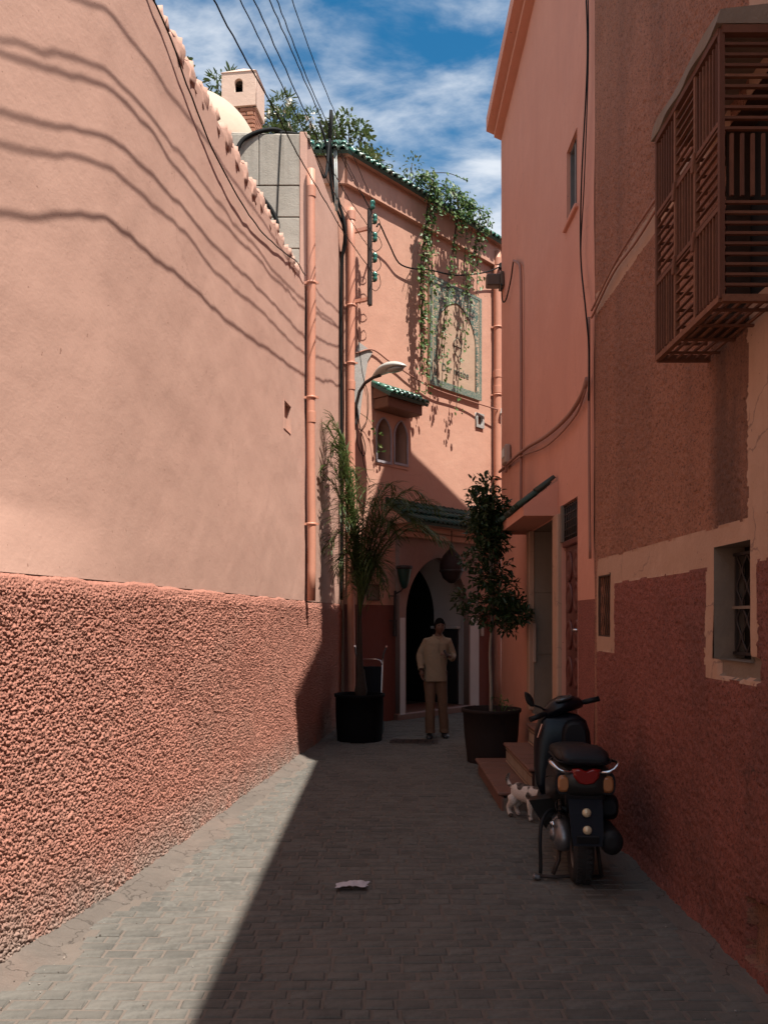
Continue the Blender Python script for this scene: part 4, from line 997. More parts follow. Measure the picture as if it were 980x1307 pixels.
# service cable on the garden wall, hose loop, cable bundle, painted cables
def cable(name, label, cat, pts, r, m, n=50, group=None, wig=0):
    sp = smooth_path(pts, n)
    if wig: sp = [(x + rng.uniform(-wig, wig), y + rng.uniform(-wig, wig), z + rng.uniform(-wig, wig)) for x, y, z in sp]
    return tag(MB().tube(sp, r, 7).build(name, m), label, cat, group)
xl = lambda y, d=.03: float(XL(y)) + d
cable('wall_cable', 'thin black cable sagging along the top of the left garden wall', 'cable', [(xl(4.6), 4.6, 5.95), (xl(5.8), 5.8, 5.88), (xl(6.22), 6.22, 5.74), (xl(7.0), 7.0, 5.56), (xl(8.13), 8.13, 5.57), (xl(9.2), 9.2, 5.78), (xl(9.96), 9.96, 5.97), (xl(10.4), 10.4, 6.0)], .0065, M['cable'], wig=.004)
cable('black_hose', 'thick black hose looping over the cement blocks and down to the wall', 'hose', [(-1.1, 11.1, 7.92), (-1.35, 10.62, 7.95), (-1.75, 10.50, 7.78), (-1.86, 10.45, 7.5), (-1.70, 10.42, 7.2), (-1.42, 10.42, 6.85), (-1.33, 10.42, 6.62), (-1.42, 10.35, 6.5), (-1.55, 10.2, 6.6)], .028, M['cable'])
cable('earth_wire', 'thin vertical wire hanging down the bare cement blocks', 'wire', [(-1.30, 10.52, 7.88), (-1.33, 10.52, 7.3), (-1.36, 10.52, 6.6)], .008, M['cable'], 12)
bs = [((-.80, 12.6, 9.42), (-.83, 12.7, 9.0), (-.74, 12.85, 8.3), (-.60, 12.86, 7.75)), ((-.98, 12.6, 9.25), (-.88, 12.7, 8.95), (-.78, 12.85, 8.2), (-.61, 12.88, 7.7)), ((-.78, 12.62, 9.35), (-.82, 12.7, 8.9), (-.75, 12.83, 8.4), (-.58, 12.84, 7.6))]
bun = thing('cable_bundle', 'black bundle of heavy cables and grey conduit climbing the corner roof edge', 'cable bundle', (-.8, 12.7, 8))
for k, p in enumerate(bs):
    sp = smooth_path(list(p) + [(xl(12.9, .05), 12.92, 7.2), (xl(12.9, .05), 12.92, 4.5), (xl(12.9, .05), 12.92, 2.0)], 40)
    MB().tube(sp, .026 - .005 * k, 7).build('cable', M['cable'], bun, world=True)
for dx in (.06, .11): MB().tube([(-.80 + dx * .6, 12.78, 8.95), (-.78 + dx * .6, 12.82, 8.0)], .012, 8).build('conduit', M['lampgrey'], bun, world=True)
cable('roof_cable', 'dark cable lying along the top edge of the cement block roof', 'cable', [(-1.4, 10.62, 7.92), (-1.1, 10.7, 7.93), (-.95, 11.3, 7.95), (-.86, 12.2, 8.2), (-.83, 12.65, 9.0)], .022, M['cable'])
cable('sagging_cable', 'black cable sagging across the back house from insulators to the right drainpipe', 'cable', [onb(.35, 7.85, .36), onb(.6, 8.02, .2), onb(.9, 7.85, .12), onb(1.25, 7.62, .08), onb(2.0, 7.74, .14), onb(2.6, 7.84, .16), onb(3.2, 8.04, .16), onb(3.7, 8.25, .16), onb(4.0, 8.42, .2)], .013, M['cable'])
cable('lamp_cable', 'pale cable running under the tiled panel to the right drainpipe', 'cable', [onb(.2, 5.9, .05), onb(.6, 6.05, .04), onb(1.0, 5.95, .05), onb(2.0, 5.74, .08), onb(3.0, 5.72, .08), onb(4.0, 5.70, .15)], .013, M['paint_cable'])
for q, (s_, lab) in enumerate(((.22, 'loop of thin black wire hanging below the street lamp arm'),)):
    cable('lamp_wire', lab, 'wire', [onb(.22, 5.0, .05), onb(.30, 4.7, .06), onb(.42, 4.45, .05), onb(.40, 4.3, .04), onb(.26, 4.45, .04), onb(.2, 4.8, .05)], .008, M['cable'], 30)
cable('lamp_wire', 'thin black wire trailing from the street lamp bracket down past the arched window', 'wire', [onb(.25, 6.3, .03), onb(.3, 6.0, .03), onb(.38, 5.6, .03), onb(.5, 5.3, .03), onb(.48, 4.9, .03), onb(.35, 4.7, .03), onb(.4, 4.2, .03), onb(.55, 3.9, .03)], .006, M['cable'], 40)
for k, (dx, lab) in enumerate(((0, 'black cable hanging down the joint between the pink and brown houses'), (.035, 'thinner second cable beside the one hanging down the house joint'))):
    cable('joint_cable', lab, 'cable', [(XP - .045 - dx * .4, 6.96 - dx, 8.6), (XP - .045, 6.98 - dx * 2, 7.2), (XP - .04, 6.93 - dx, 6.4), (XP - .05, 7.10 - dx * 3, 5.4), (XP - .05, 7.12, 4.8), (XP - .06, 6.90, 4.25), (XP - .05, 6.83 - dx, 3.9), (XP - .05, 6.85 - dx, 3.5)][: 8 - 2 * k], .007 - .002 * k, M['cable'])
cable('joint_cable', 'dark cable following the joint below down to the window band', 'cable', [(XP - .04, 6.88, 4.2), (XP - .035, 6.89, 3.0), (XP - .03, 6.88, 2.2)], .012, M['paint_cable'], 20)
for k, lab in enumerate(('upper cable clipped along the pale band of the brown house', 'lower cable clipped along the pale band of the brown house')):
    cable('band_cable', lab, 'cable', [(XB - .05, 6.84, 4.24 - .06 * k), (XB - .05, 6.2, 4.33 - .05 * k), (XB - .05, 5.6, 4.35 - .09 * k), (XB - .05, 4.9, 4.33 - .04 * k), (XB - .05, 4.3, 4.30)], .009, M['paint_cable'], 30)
cable('diagonal_cable', 'painted cable drooping diagonally across the pink house above the canopy', 'cable', [(XP - .04, 12.2, 3.86), (XP - .05, 11.0, 3.80), (XP - .05, 9.8, 3.72), (XP - .05, 8.6, 3.60), (XP - .05, 7.6, 3.56), (XP - .05, 7.05, 3.62), (XP - .05, 6.9, 3.7)], .02, M['paint_cable'])
cable('diagonal_cable', 'thinner painted cable just below the thick diagonal one on the pink house', 'cable', [(XP - .035, 11.9, 3.83), (XP - .045, 10.2, 3.70), (XP - .045, 8.6, 3.50), (XP - .045, 7.3, 3.50), (XP - .05, 6.95, 3.62)], .009, M['paint_cable'])
cable('wall_conduit', 'vertical painted conduit on the pink house running down to the canopy', 'conduit', [(XP - .035, 10.9, 6.4), (XP - .035, 10.4, 6.12), (XP - .035, 10.33, 5.9), (XP - .03, 10.33, 4.5), (XP - .035, 10.33, 3.05)], .018, M['paint_cable'], 40)
jb = thing('junction_box', 'dark box sticking out from the far edge of the pink house wall', 'junction box', (XP - .02, 12.1, 6.6))
MB().box((-.13, 0, .02), (.20, .16, .17), None, .015).build('box', M['plaque'], jb)
MB().box((-.01, 0, .02), (.05, .22, .22), None, .01).build('bracket', M['plaque'], jb)
MB().tube(smooth_path([(-.02, -.1, -.05), (-.03, -.25, -.35), (-.03, -.6, -.48), (-.02, -1.0, -.35), (-.02, -1.2, -.2)], 20), .010, 6).build('lead', M['cable'], jb)
mt = thing('meter_box', 'small pale electric box fixed on the pink house above the canopy', 'meter box', (XP - .05, 11.45, 3.86))
MB().box((0, 0, .1), (.09, .26, .26), None, .02).build('casing', M['meter'], mt)
MB().box((-.048, 0, .12), (.01, .18, .12), None, .004).build('cover', M['lampgrey'], mt)
MB().tube([(0, .02, -.03), (0, .02, -.14)], .015, 7).build('lead', M['paint_cable'], mt)
for k, (s_, z, n_) in enumerate(((4.0, 8.42, .22), (4.05, 5.66, .22))):
    t_ = thing('cable_clip', ('dark cable end fixed on the right drainpipe under the parapet', 'white knotted cable end on the right drainpipe below the panel')[k], 'cable clip', tuple(onb(s_, z, n_)), RZ)
    MB().box((0, 0, 0), (.08, .07, .14), (0, .3, 0), .02).build('clamp', M['cable'] if k == 0 else M['white_bits'], t_)
    MB().tube([(0, 0, -.06), (.03, 0, -.15), (.05, .02, -.2)], .012, 6).build('tail', M['cable'] if k == 0 else M['white_bits'], t_)

# lanterns and plaque by the arch
ln = thing('wall_lantern', 'green glass goblet lantern on a tall iron bracket left of the arch', 'lantern', tuple(onb(1.12, 1.42, .05)), RZ)
MB().bar((0, 0, 0), (0, -.02, .75), .03).box((0, -.01, .12), (.07, .03, .26), None, .008).bar((-.12, 0, .66), (.06, 0, .66), .018).bar((-.12, 0, .25), (.06, 0, .25), .018).tube([(0, -.02, .7), (.02, -.12, .74), (.03, -.18, .80)], .014, 7).build('bracket', M['dark_iron'], ln)
MB().lathe([(.02, .78), (.05, .80), (.085, .90), (.115, 1.04), (.125, 1.10)], (.04, -.18, 0), 12).build('glass', M['lantern_glass'], ln)
MB().lathe([(.125, 1.10), (.14, 1.115), (.14, 1.15), (.12, 1.16), (.0, 1.17)], (.04, -.18, 0), 12).build('rim', M['dark_iron'], ln)
hl_ = thing('hanging_lantern', 'dark faceted lantern hanging in front of the arch top', 'lantern', tuple(onb(2.30, 2.32, .34)), RZ)
MB().lathe([(.0, 0), (.05, .01), (.15, .09), (.205, .22), (.205, .34), (.16, .47), (.09, .55), (.04, .60)], n=8).build('body', M['lantern_iron'], hl_)
MB().lathe([(.208, .20), (.214, .21), (.214, .23), (.208, .24)], n=8).lathe([(.05, .58), (.03, .66), (.02, .70)], n=8).build('band', M['dark_iron'], hl_)
MB().tube([(0, 0, .68), (0, 0, .92)], .009, 6).build('chain', M['dark_iron'], hl_)
pq = thing('name_plaque', 'small brown rectangular plaque above the red dado left of the lantern', 'plaque', tuple(onb(.62, 2.0, .03)), RZ)
MB().box((0, 0, .13), (.27, .03, .26), None, .006).build('plate', M['plaque'], pq)
mf = MB()
for a in ((0, .005), (0, .255)): mf.box((0, -.017, a[1]), (.28, .012, .016))
for a in (-.135, .135): mf.box((a, -.017, .13), (.016, .012, .26))
mf.build('frame', M['wood'], pq)
text('ENTREE', .045, pq, M['beige_trim'], (0, -.018, .14)) if False else None
pb = thing('push_button', 'small grey bell box on the red dado right of the arch', 'bell', tuple(onb(3.62, 1.38, .04)), RZ)
MB().box((0, 0, .08), (.10, .05, .17), None, .012).build('case', M['meter'], pb); MB().lathe([(.022, 0), (.02, .02), (0, .02)], (0, -.02, .09), 10, 'Y').build('button', M['dark'], pb)

# ================================================================ WINDOW CAGE
cg = thing('window_cage', 'rusty iron burglar cage of slatted panels projecting over the near right wall', 'window cage', (XB, 4.0, 3.1))
X0, Y0, Y1, Z0, Z1 = -.285, -.37, .47, .0, 1.17
def bars(name, segs, w, parent=cg, m='iron'):
    o = MB()
    for a, b in segs: o.bar(a, b, w[0], w[1])
    return o.build(name, M[m], parent)
FB = 0
for a, b in (((X0, Y0, Z0), (X0, Y0, Z1)), ((X0, Y1, Z0), (X0, Y1, Z1)), ((X0, Y0, Z0), (X0, Y1, Z0)), ((X0, Y0, Z1), (X0, Y1, Z1)), ((X0, Y0, Z0), (.02, Y0, Z0)), ((X0, Y1, Z0), (.02, Y1, Z0)), ((X0, Y0, Z1), (.02, Y0, Z1)), ((X0, Y1, Z1), (.02, Y1, Z1)), ((-.015, Y0, Z0), (-.015, Y0, Z1))):
    fw_ = .023 + .0019 * FB; FB += 1; bars('frame_bar', [(a, b)], (fw_, fw_))
def slat(a, b, w=.008, d=.015):
    return bars('slat', [(a, b)], (w, d))
# side facing the alley: 3 x 3 panels, alternately upright and level slats
yk = np.linspace(Y0 + .02, Y1 - .02, 4); zk = np.linspace(Z0 + .03, Z1 - .03, 4)
for i in range(3):
    for j in range(3):
        ya, yb, za, zb = yk[i], yk[i + 1], zk[j], zk[j + 1]
        if (i + j) % 2 == 0:
            for q in range(7): yy = ya + (q + .5) * (yb - ya) / 7; slat((X0, yy, za), (X0, yy, zb))
        else:
            for q in range(8): zz = za + (q + .5) * (zb - za) / 8; slat((X0, ya, zz), (X0, yb, zz), .015, .008)
for v in yk[1:-1]: bars('panel_bar', [((X0, v, Z0), (X0, v, Z1))], (.022, .022))
for v in zk[1:-1]: bars('panel_bar', [((X0, Y0, v), (X0, Y1, v))], (.022, .022))
# near end
for q in range(9): zz = Z0 + .06 + q * .045; slat((X0 + .01, Y0, zz), (-.02, Y0, zz), .018, .012)
for q in range(9): zz = Z1 - .06 - q * .046; slat((X0 + .01, Y0, zz), (-.02, Y0, zz), .018, .012)
for q in range(6): xx = X0 + .045 + q * .046; slat((xx, Y0, .45), (xx, Y0, .72), .014, .014)
# far end
for q in range(12): zz = Z0 + .08 + q * .09; slat((X0 + .01, Y1, zz), (-.02, Y1, zz), .016, .012)
# bottom grid and a plank left on it
for q in range(5): xx = X0 + .05 + q * .05; slat((xx, Y0, Z0), (xx, Y1, Z0), .012, .012)
for q in range(4): yy = Y0 + .1 + q * .2; slat((X0, yy, Z0 - .012), (-.01, yy, Z0 - .012), .018, .01)
MB().box((-.14, .08, .035), (.24, .26, .03), None, .005).build('plank', M['wood'], cg)
for (yy, zz) in ((-.08, .38), (.18, .38), (.18, .75), (-.08, .75)): MB().box((X0 - .012, yy, zz), (.02, .03, .09), (R(15), 0, 0), .004).build('hinge', M['iron'], cg)
cv = MB()
T_ = np.linspace(Y0 - .02, Y1 + .04, 18)
cv.loft([[(X0 - .025 + .006 * math.sin(y * 19), y, Z1 + .021), (.03, y, Z1 + .021), (.03, y, Z1 + .12), (X0 - .018 + .008 * math.sin(y * 13), y, Z1 + .085 + .008 * math.sin(y * 17))] for y in T_], smooth=False)
cv.build('cover_slab', M['beige_worn'], cg)

# ================================================================ PLANTS
def leafmesh(name, P, D, Nn, L, Wd, fold=.25):
    """P base points, D directions, Nn normals, arrays; each leaf two folded triangles"""
    P, D, Nn = (np.asarray(a, float) for a in (P, D, Nn))
    D /= np.linalg.norm(D, axis=1, keepdims=True) + 1e-9
    S = np.cross(D, Nn); S /= np.linalg.norm(S, axis=1, keepdims=True) + 1e-9; U_ = np.cross(S, D)
    L = np.asarray(L)[:, None] * np.ones((len(P), 1)); Wd = np.asarray(Wd)[:, None] * np.ones((len(P), 1))
    V = np.stack([P, P + D * L * .38 + S * Wd * .5 + U_ * Wd * fold, P + D * L * .75 + S * Wd * .36 + U_ * Wd * fold * .6, P + D * L, P + D * L * .75 - S * Wd * .36 + U_ * Wd * fold * .6, P + D * L * .38 - S * Wd * .5 + U_ * Wd * fold], 1)
    n = len(P); b = np.arange(n)[:, None] * 6
    F = np.concatenate([b + np.array([[0, 1, 2, 3]]), b + np.array([[0, 3, 4, 5]])])
    return npmesh(name, V.reshape(-1, 3), F, False)
def rnd_unit(n): v = nr.normal(size=(n, 3)); return v / np.linalg.norm(v, axis=1, keepdims=True)
def crown(parent, clumps, per, L, Wd, m, name='foliage', spread=1.0):
    P, D, Nn = [], [], []
    for (c, r) in clumps:
        n = int(per * r * r * 60)
        d = rnd_unit(n); rad = np.array(r) * nr.uniform(.25, 1, n) ** .6
        p = np.array(c) + d * rad[:, None] * np.array([1, 1, .9])
        P.append(p); D.append(d * .8 + rnd_unit(n) * .7 * spread + [0, 0, -.12]); Nn.append(rnd_unit(n) * .7 + [0, 0, 1.0])
    P, D, Nn = map(np.concatenate, (P, D, Nn)); n = len(P)
    me = leafmesh(name, P, D, Nn, nr.uniform(.65, 1.2, n) * L, nr.uniform(.7, 1.15, n) * Wd)
    return meshob(name, me, m, parent)

def pot(label, loc, r0, r1, h, m, name='plant_pot'):
    p = thing(name, label, 'plant pot', loc)
    MB().lathe([(0, 0), (r0, 0), (r0 * 1.01, .03), ((r0 + r1) / 2 * 1.03, h * .5), (r1, h * .93), (r1 * 1.05, h * .94), (r1 * 1.06, h), (r1 * .95, h), (r1 * .92, h - .09)], n=36).build('body', m, p)
    tag(MB().lathe([(r1 * .94, h - .075), (r1 * .5, h - .055), (0, h - .06)], n=24).build('soil', M['soil'], p), kind='stuff')
    return p
# the palm
PP = Vector((-.34, 11.58, 0))
pot('big black pot holding the palm against the left corner', tuple(PP), .31, .335, .66, M['pot_black'])
pl = thing('palm', 'feathery young palm with long arching fronds in the black pot', 'palm', (PP.x, PP.y, .60))
st = MB()
for k in range(3):
    a = k * 2.1; st.tube(smooth_path([(.05 * math.cos(a), .05 * math.sin(a), 0), (.03 * math.cos(a + .5), .03 * math.sin(a), .5), (.025 * math.cos(a + 1), .02, 1.0), (.02 * math.cos(a + 1.6), .02 * math.sin(a), 1.55)], 14), [.024] * 5 + [.018] * 9, 8)
st.build('stem', M['bark'], pl)
MB().lathe([(.07, 0), (.09, .1), (.06, .28), (.05, .4)], (.02, 0, 0), 10).build('leaf_base', M['bark'], pl)
def frond(az, reach, rise, droop, n=36, ll=.36, z0=1.15):
    """az direction, reach outwards, rise upwards before the tip droops"""
    d = Vector((math.cos(az), math.sin(az), 0)); Q = []
    for t in np.linspace(0, 1, 24):
        Q.append(Vector((.01, 0, z0)) + d * (reach * (t ** 1.35)) + Vector((0, 0, rise * (1 - (1 - t) ** 1.6) - droop * t ** 3.0)))
    rm = MB().tube(Q, [.013 * (1 - .8 * t) for t in np.linspace(0, 1, 24)], 5)
    P, D, Nn, L = [], [], [], []
    for i in range(n):
        t = .16 + .84 * i / (n - 1); k = min(int(t * 23), 22); p = Q[k].lerp(Q[k + 1], t * 23 - k)
        tg_ = (Q[k + 1] - Q[k]).normalized(); sd_ = tg_.cross(Vector((0, 0, 1)))
        sd_ = sd_.normalized() if sd_.length > .05 else d.cross(Vector((0, 0, 1)))
        for sg_ in (-1, 1):
            v = sd_ * sg_ * .75 + tg_ * rng.uniform(.5, .85) + Vector((rng.uniform(-.15, .15), rng.uniform(-.15, .15), rng.uniform(-.45, .1)))
            P.append(p); D.append(v); Nn.append(Vector((rng.uniform(-.3, .3), rng.uniform(-.3, .3), 1))); L.append(ll * (.55 + .6 * math.sin(math.pi * min(1, t * .85 + .12))) * rng.uniform(.8, 1.15))
    # leaflets arch down: two joined blades
    P = np.array([tuple(p) for p in P]); D = np.array([tuple(v) for v in D]); D /= np.linalg.norm(D, axis=1, keepdims=True); L = np.array(L)
    me1 = leafmesh('l', P, D, Nn, L * .62, np.full(len(P), .017), .1)
    P2 = P + D * (L * .5)[:, None]; D2 = D + np.array([0, 0, -.55])
    me2 = leafmesh('l', P2, D2, Nn, L * .55, np.full(len(P), .014), .1)
    fr_ = meshob('frond', joined([me1, me2], 'frond'), M['palm'], pl)
    rm.build('midrib', M['palm'], fr_)
    for me_ in (me1, me2): bpy.data.meshes.remove(me_)
# (azimuth, reach, rise, droop) -- 180 deg is left, 90 is away
FR = [(172, .42, 3.0, .25), (160, .30, 2.75, .2), (195, .35, 2.6, .3), (150, .25, 2.3, .25), (185, .52, 2.2, .35), (120, .25, 2.35, .3), (60, .45, 2.0, .35), (20, .9, 1.9, .65), (-10, 1.05, 1.75, .7), (10, 1.2, 1.75, .75), (-40, .5, 1.7, .5), (-80, .45, 1.7, .5), (-120, .4, 1.75, .5), (230, .42, 1.9, .45), (210, .45, 1.55, .6), (-60, .45, 1.3, .7), (-100, .4, 1.2, .8), (250, .4, 1.15, .75), (290, .35, 2.0, .3), (320, .5, 1.85, .4), (300, .35, 1.05, .8), (330, .35, 1.2, .8), (255, .3, 1.5, .5), (205, .35, 1.3, .7), (150, .45, 2.7, .3), (178, .5, 2.9, .3), (22, 1.1, 2.05, .5), (5, .85, 2.15, .45), (-15, .65, 2.0, .45), (40, .6, 2.2, .35), (200, .5, 2.4, .35)]
for a_, re_, ri_, dr_ in FR: frond(R(a_ + rng.uniform(-6, 6)), re_ * 1.05, ri_, dr_)
# hand truck leaning behind the palm pot
ht = thing('hand_truck', 'chrome handled hand truck with dark cloth leaning behind the palm pot', 'hand truck', (-.24, 12.25, 0), R(-14))
hm = MB()
for sx in (-1, 1): hm.tube(smooth_path([(.19 * sx, 0, .12), (.19 * sx, .10, .9), (.19 * sx, .13, 1.08), (.21 * sx, .10, 1.17), (.29 * sx if sx > 0 else .19 * sx, -.02, 1.30)], 20), .014, 8)
hm.tube([(-.19, .12, 1.10), (.10, .12, 1.10), (.17, .12, 1.08), (.19, .11, 1.02)], .009, 7).tube([(-.19, .05, .5), (.19, .05, .5)], .012, 7); hm.build('frame', M['chrome'], ht)
MB().box((0, .05, .72), (.37, .025, .56), (R(-6), 0, 0), .01).build('cloth', M['navy'], ht)
for sx in (-1, 1): MB().lathe([(.0, -.02), (.09, -.02), (.11, -.01), (.11, .01), (.09, .02), (0, .02)], (.21 * sx, 0, .11), 18, 'X').build('wheel', M['black'], ht)
MB().box((0, -.10, .025), (.34, .22, .012), None, .003).build('toe_plate', M['chrome'], ht)
# potted tree on the right
TP = Vector((1.27, 9.86, 0))
pot('broad dark woven pot with the small tree beside the entrance steps', tuple(TP), .28, .335, .64, M['pot_brown'])
tr = thing('potted_tree', 'slim potted tree with pale trunk and dark glossy leaves before the arch', 'tree', (TP.x, TP.y, .56))
trunk = smooth_path([(.0, 0, 0), (.0, .01, .35), (-.012, 0, .75), (.01, .01, 1.1), (.0, 0, 1.6), (-.04, 0, 2.2), (-.06, 0, 2.75)], 24)
MB().tube(trunk, [.022 * (1 - .6 * i / 23) for i in range(24)], 8).build('trunk', M['pale_bark'], tr)
bm_ = MB(); cl = []
for k in range(46):
    t = rng.uniform(.38, .97); p = Vector(trunk[int(t * 23)]); a = rng.uniform(0, 6.28)
    w_ = .40 - .27 * max(0, (t - .52)) / .48 if t > .45 else .34
    L_ = w_ * rng.uniform(.45, 1.0)
    e = p + Vector((math.cos(a) * L_, math.sin(a) * L_, rng.uniform(-.02, .22)))
    if t < .48: e += Vector((.06, 0, -.05))
    bm_.tube([p, p.lerp(e, .5) + Vector((0, 0, .04)), e], [.008, .006, .003], 5); cl.append((tuple(e), rng.uniform(.09, .155)))
    cl.append((tuple(p.lerp(e, .6)), rng.uniform(.08, .12)))
bm_.build('branch', M['bark'], tr)
crown(tr, cl, 52, .080, .038, M['leaf_dark'])
wd = thing('pot_weed', 'pale green weed sprouting in the woven pot at the tree foot', 'plant', (TP.x + .12, TP.y - .05, .57))
crown(wd, [((0, 0, .12), .10), ((.08, .03, .09), .08), ((-.05, 0, .2), .06)], 22, .07, .022, M['leaf'])
MB().tube([(0, 0, 0), (0, 0, .15)], .006, 5).tube([(0, 0, 0), (.06, 0, .1)], .005, 5).build('stem', M['leaf'], wd)

# climbing vine on the roof edge
vn = thing('climbing_vine', 'leafy vine spilling over the green tile eave and trailing past the tiled panel', 'vine', tuple(onb(2.0, 9.0, .1)), RZ)
S_, Lf = MB(), ([], [], [], [], [])
def strand(pts, dens, jit=.05, Ls=.095):
    q = smooth_path(pts, 40); S_.tube(q, .007, 4, cap=False)
    ln_ = sum((Vector(q[i + 1]) - Vector(q[i])).length for i in range(39))
    for k in range(int(ln_ * dens)):
        p = Vector(q[rng.randrange(40)]) + Vector((rng.gauss(0, jit), rng.gauss(-.03, jit * .5), rng.gauss(0, jit)))
        Lf[0].append(tuple(p)); Lf[1].append((rng.uniform(-.8, .8), rng.uniform(-.7, .1), rng.uniform(-1, .1))); Lf[2].append((rng.uniform(-.5, .5), -.9, rng.uniform(0, .9)))
        l_ = Ls * rng.uniform(.6, 1.2); Lf[3].append(l_); Lf[4].append(l_ * rng.uniform(.65, .85))
def px_s(s): return s - 2.0
# mound along the eave
for k in range(20):
    s0 = px_s(rng.uniform(1.6, 3.15)); z0 = rng.uniform(.0, .2) * (1.1 if s0 < .6 else .7)
    strand([(s0, .25, z0 - .1), (s0 + .05, -.1, z0 + .1), (s0 + rng.uniform(-.1, .25), -.32, .05), (s0 + rng.uniform(-.15, .3), -.30, -rng.uniform(.1, .45))], 40, .06, .08)
for k in range(6): s0 = px_s(rng.uniform(1.6, 2.1)); strand([(s0, .2, .0), (s0 + .05, 0, .25), (s0 + .1, -.05, .32 + rng.uniform(-.12, .10))], 60, .08, .08)
strand([(px_s(1.9), 0, .4), (px_s(2.4), -.1, .56), (px_s(2.9), -.15, .60)], 16, .015, .08)
# trailing strands: one left of the panel, one over it
for k in range(8):
    s0 = px_s(1.72 + rng.uniform(-.08, .22)); L_ = rng.uniform(1.6, 3.6)
    strand([(s0, -.3, 0), (s0 + .02, -.17, -.5), (s0 - .05 + rng.uniform(-.1, .1), -.14, -.5 * L_), (s0 + rng.uniform(-.12, .1), -.12, -L_)], 26, .05, .075)
for k in range(6):
    s0 = px_s(2.75 + rng.uniform(-.45, .35)); L_ = rng.uniform(1.0, 3.6)
    strand([(s0, -.3, 0), (s0 + .05, -.18, -.5), (s0 - .1, -.14, -.5 * L_), (s0 - .25 + rng.uniform(-.12, .1), -.12, -L_)], 20, .055, .075)
for k in range(3):
    s0 = px_s(2.8 + rng.uniform(-.2, .4)); strand([(s0, -.3, 0), (s0 + .03, -.18, -.4), (s0, -.14, -rng.uniform(.7, 1.6))], 34, .06, .08)
for k in range(3):
    s0 = px_s(1.35 + .1 * k); strand([(px_s(1.8), -.3, -.2), (s0 + .1, -.15, -1.0), (s0, -.12, -1.3 - .1 * k)], 9, .03, .07)
S_.build('stem', M['bark'], vn)
meshob('foliage', leafmesh('foliage', *[np.array(a) for a in Lf]), M['leaf'], vn)
sv = thing('wall_sprig', 'small sprig of pale leaves growing by the left window arch', 'plant', tuple(onb(.60, 4.4, .1)), RZ)
MB().tube(smooth_path([(-.35, 0, .55), (-.15, 0, .48), (-.02, -.02, .3), (.05, -.05, 0)], 16), .005, 4).build('stem', M['leaf'], sv)
crown(sv, [((-.1, -.02, .46), .05), ((.03, -.04, .24), .06), ((.0, -.03, .33), .05), ((.07, -.05, .02), .06), ((.12, -.05, .03), .05)], 14, .075, .055, M['leaf'])

# roof garden trees and shrubs behind
def bush(name, label, cat, loc, clumps, per, L, Wd, m, flowers=0, group=None):
    b_ = thing(name, label, cat, loc, group=group)
    t_ = MB()
    for (c, r) in clumps: t_.tube([(c[0] * .1, c[1] * .1, -.0), (c[0] * .5, c[1] * .5, c[2] * .6), tuple(c)], [.04, .025, .008], 5)
    t_.build('trunk', M['bark'], b_); crown(b_, clumps, per, L, Wd, m)
    if flowers:
        P = []
        for k in range(flowers):
            c, r = clumps[rng.randrange(len(clumps))]; d = rnd_unit(1)[0]; P.append(np.array(c) + d * r * .95 * np.array([1, -abs(d[1]) / (abs(d[1]) + .01), 1]))
        P = np.repeat(np.array(P), 6, 0) + nr.normal(size=(len(P) * 6, 3)) * .05
        meshob('flower', leafmesh('flower', P, rnd_unit(len(P)), rnd_unit(len(P)), np.full(len(P), .11), np.full(len(P), .08)), M['petal'], b_, kind='stuff')
    return b_
def cl_(cx, cz, w, h, n, r, cy=.6):
    return [((cx + rng.uniform(-w, w), rng.uniform(-cy, cy), cz + rng.uniform(-h, h)), rng.uniform(.6, 1.1) * r) for k in range(n)]
bush('oleander', 'oleander shrub with white flowers on the roof right of the chimney', 'shrub', (-1.75, 17.4, 8.0), cl_(-.1, 3.55, .60, .40, 16, .34) + cl_(-.35, 4.15, .25, .35, 7, .25), 24, .17, .04, M['leaf_tree'], 30)
bush('roof_tree', 'dense round leaved tree behind the roof corner between the wires', 'tree', (-.75, 18.6, 8.0), cl_(-.05, 4.25, .40, .45, 14, .30) + cl_(.3, 3.6, .3, .3, 8, .28), 22, .13, .07, M['leaf_tree'])
bush('roof_tree', 'sparse feathery tree above the green tiled corner', 'tree', (.15, 19.2, 8.0), cl_(.0, 3.8, .55, .50, 18, .26) + cl_(.75, 3.3, .3, .25, 7, .2), 11, .10, .045, M['leaf_tree'])
bush('roof_shrub', 'pointed leafy sprigs behind the dome left of the chimney', 'shrub', (-3.35, 17.2, 8.0), cl_(.15, 4.4, .25, .28, 8, .22) , 20, .17, .05, M['leaf_tree'])
bush('roof_shrub', 'tuft of green leaves showing just above the garden wall stubs', 'shrub', (-3.95, 16.5, 8.0), cl_(.05, 4.45, .28, .28, 8, .24), 20, .12, .07, M['leaf_tree'])
bush('roof_shrub', 'small dark clipped shrub behind the tiles at the far right eave', 'shrub', tuple(onb(4.1, 9.2, -.9)), cl_(0, .55, .12, .12, 5, .2, .2), 16, .08, .05, M['leaf_dark'])

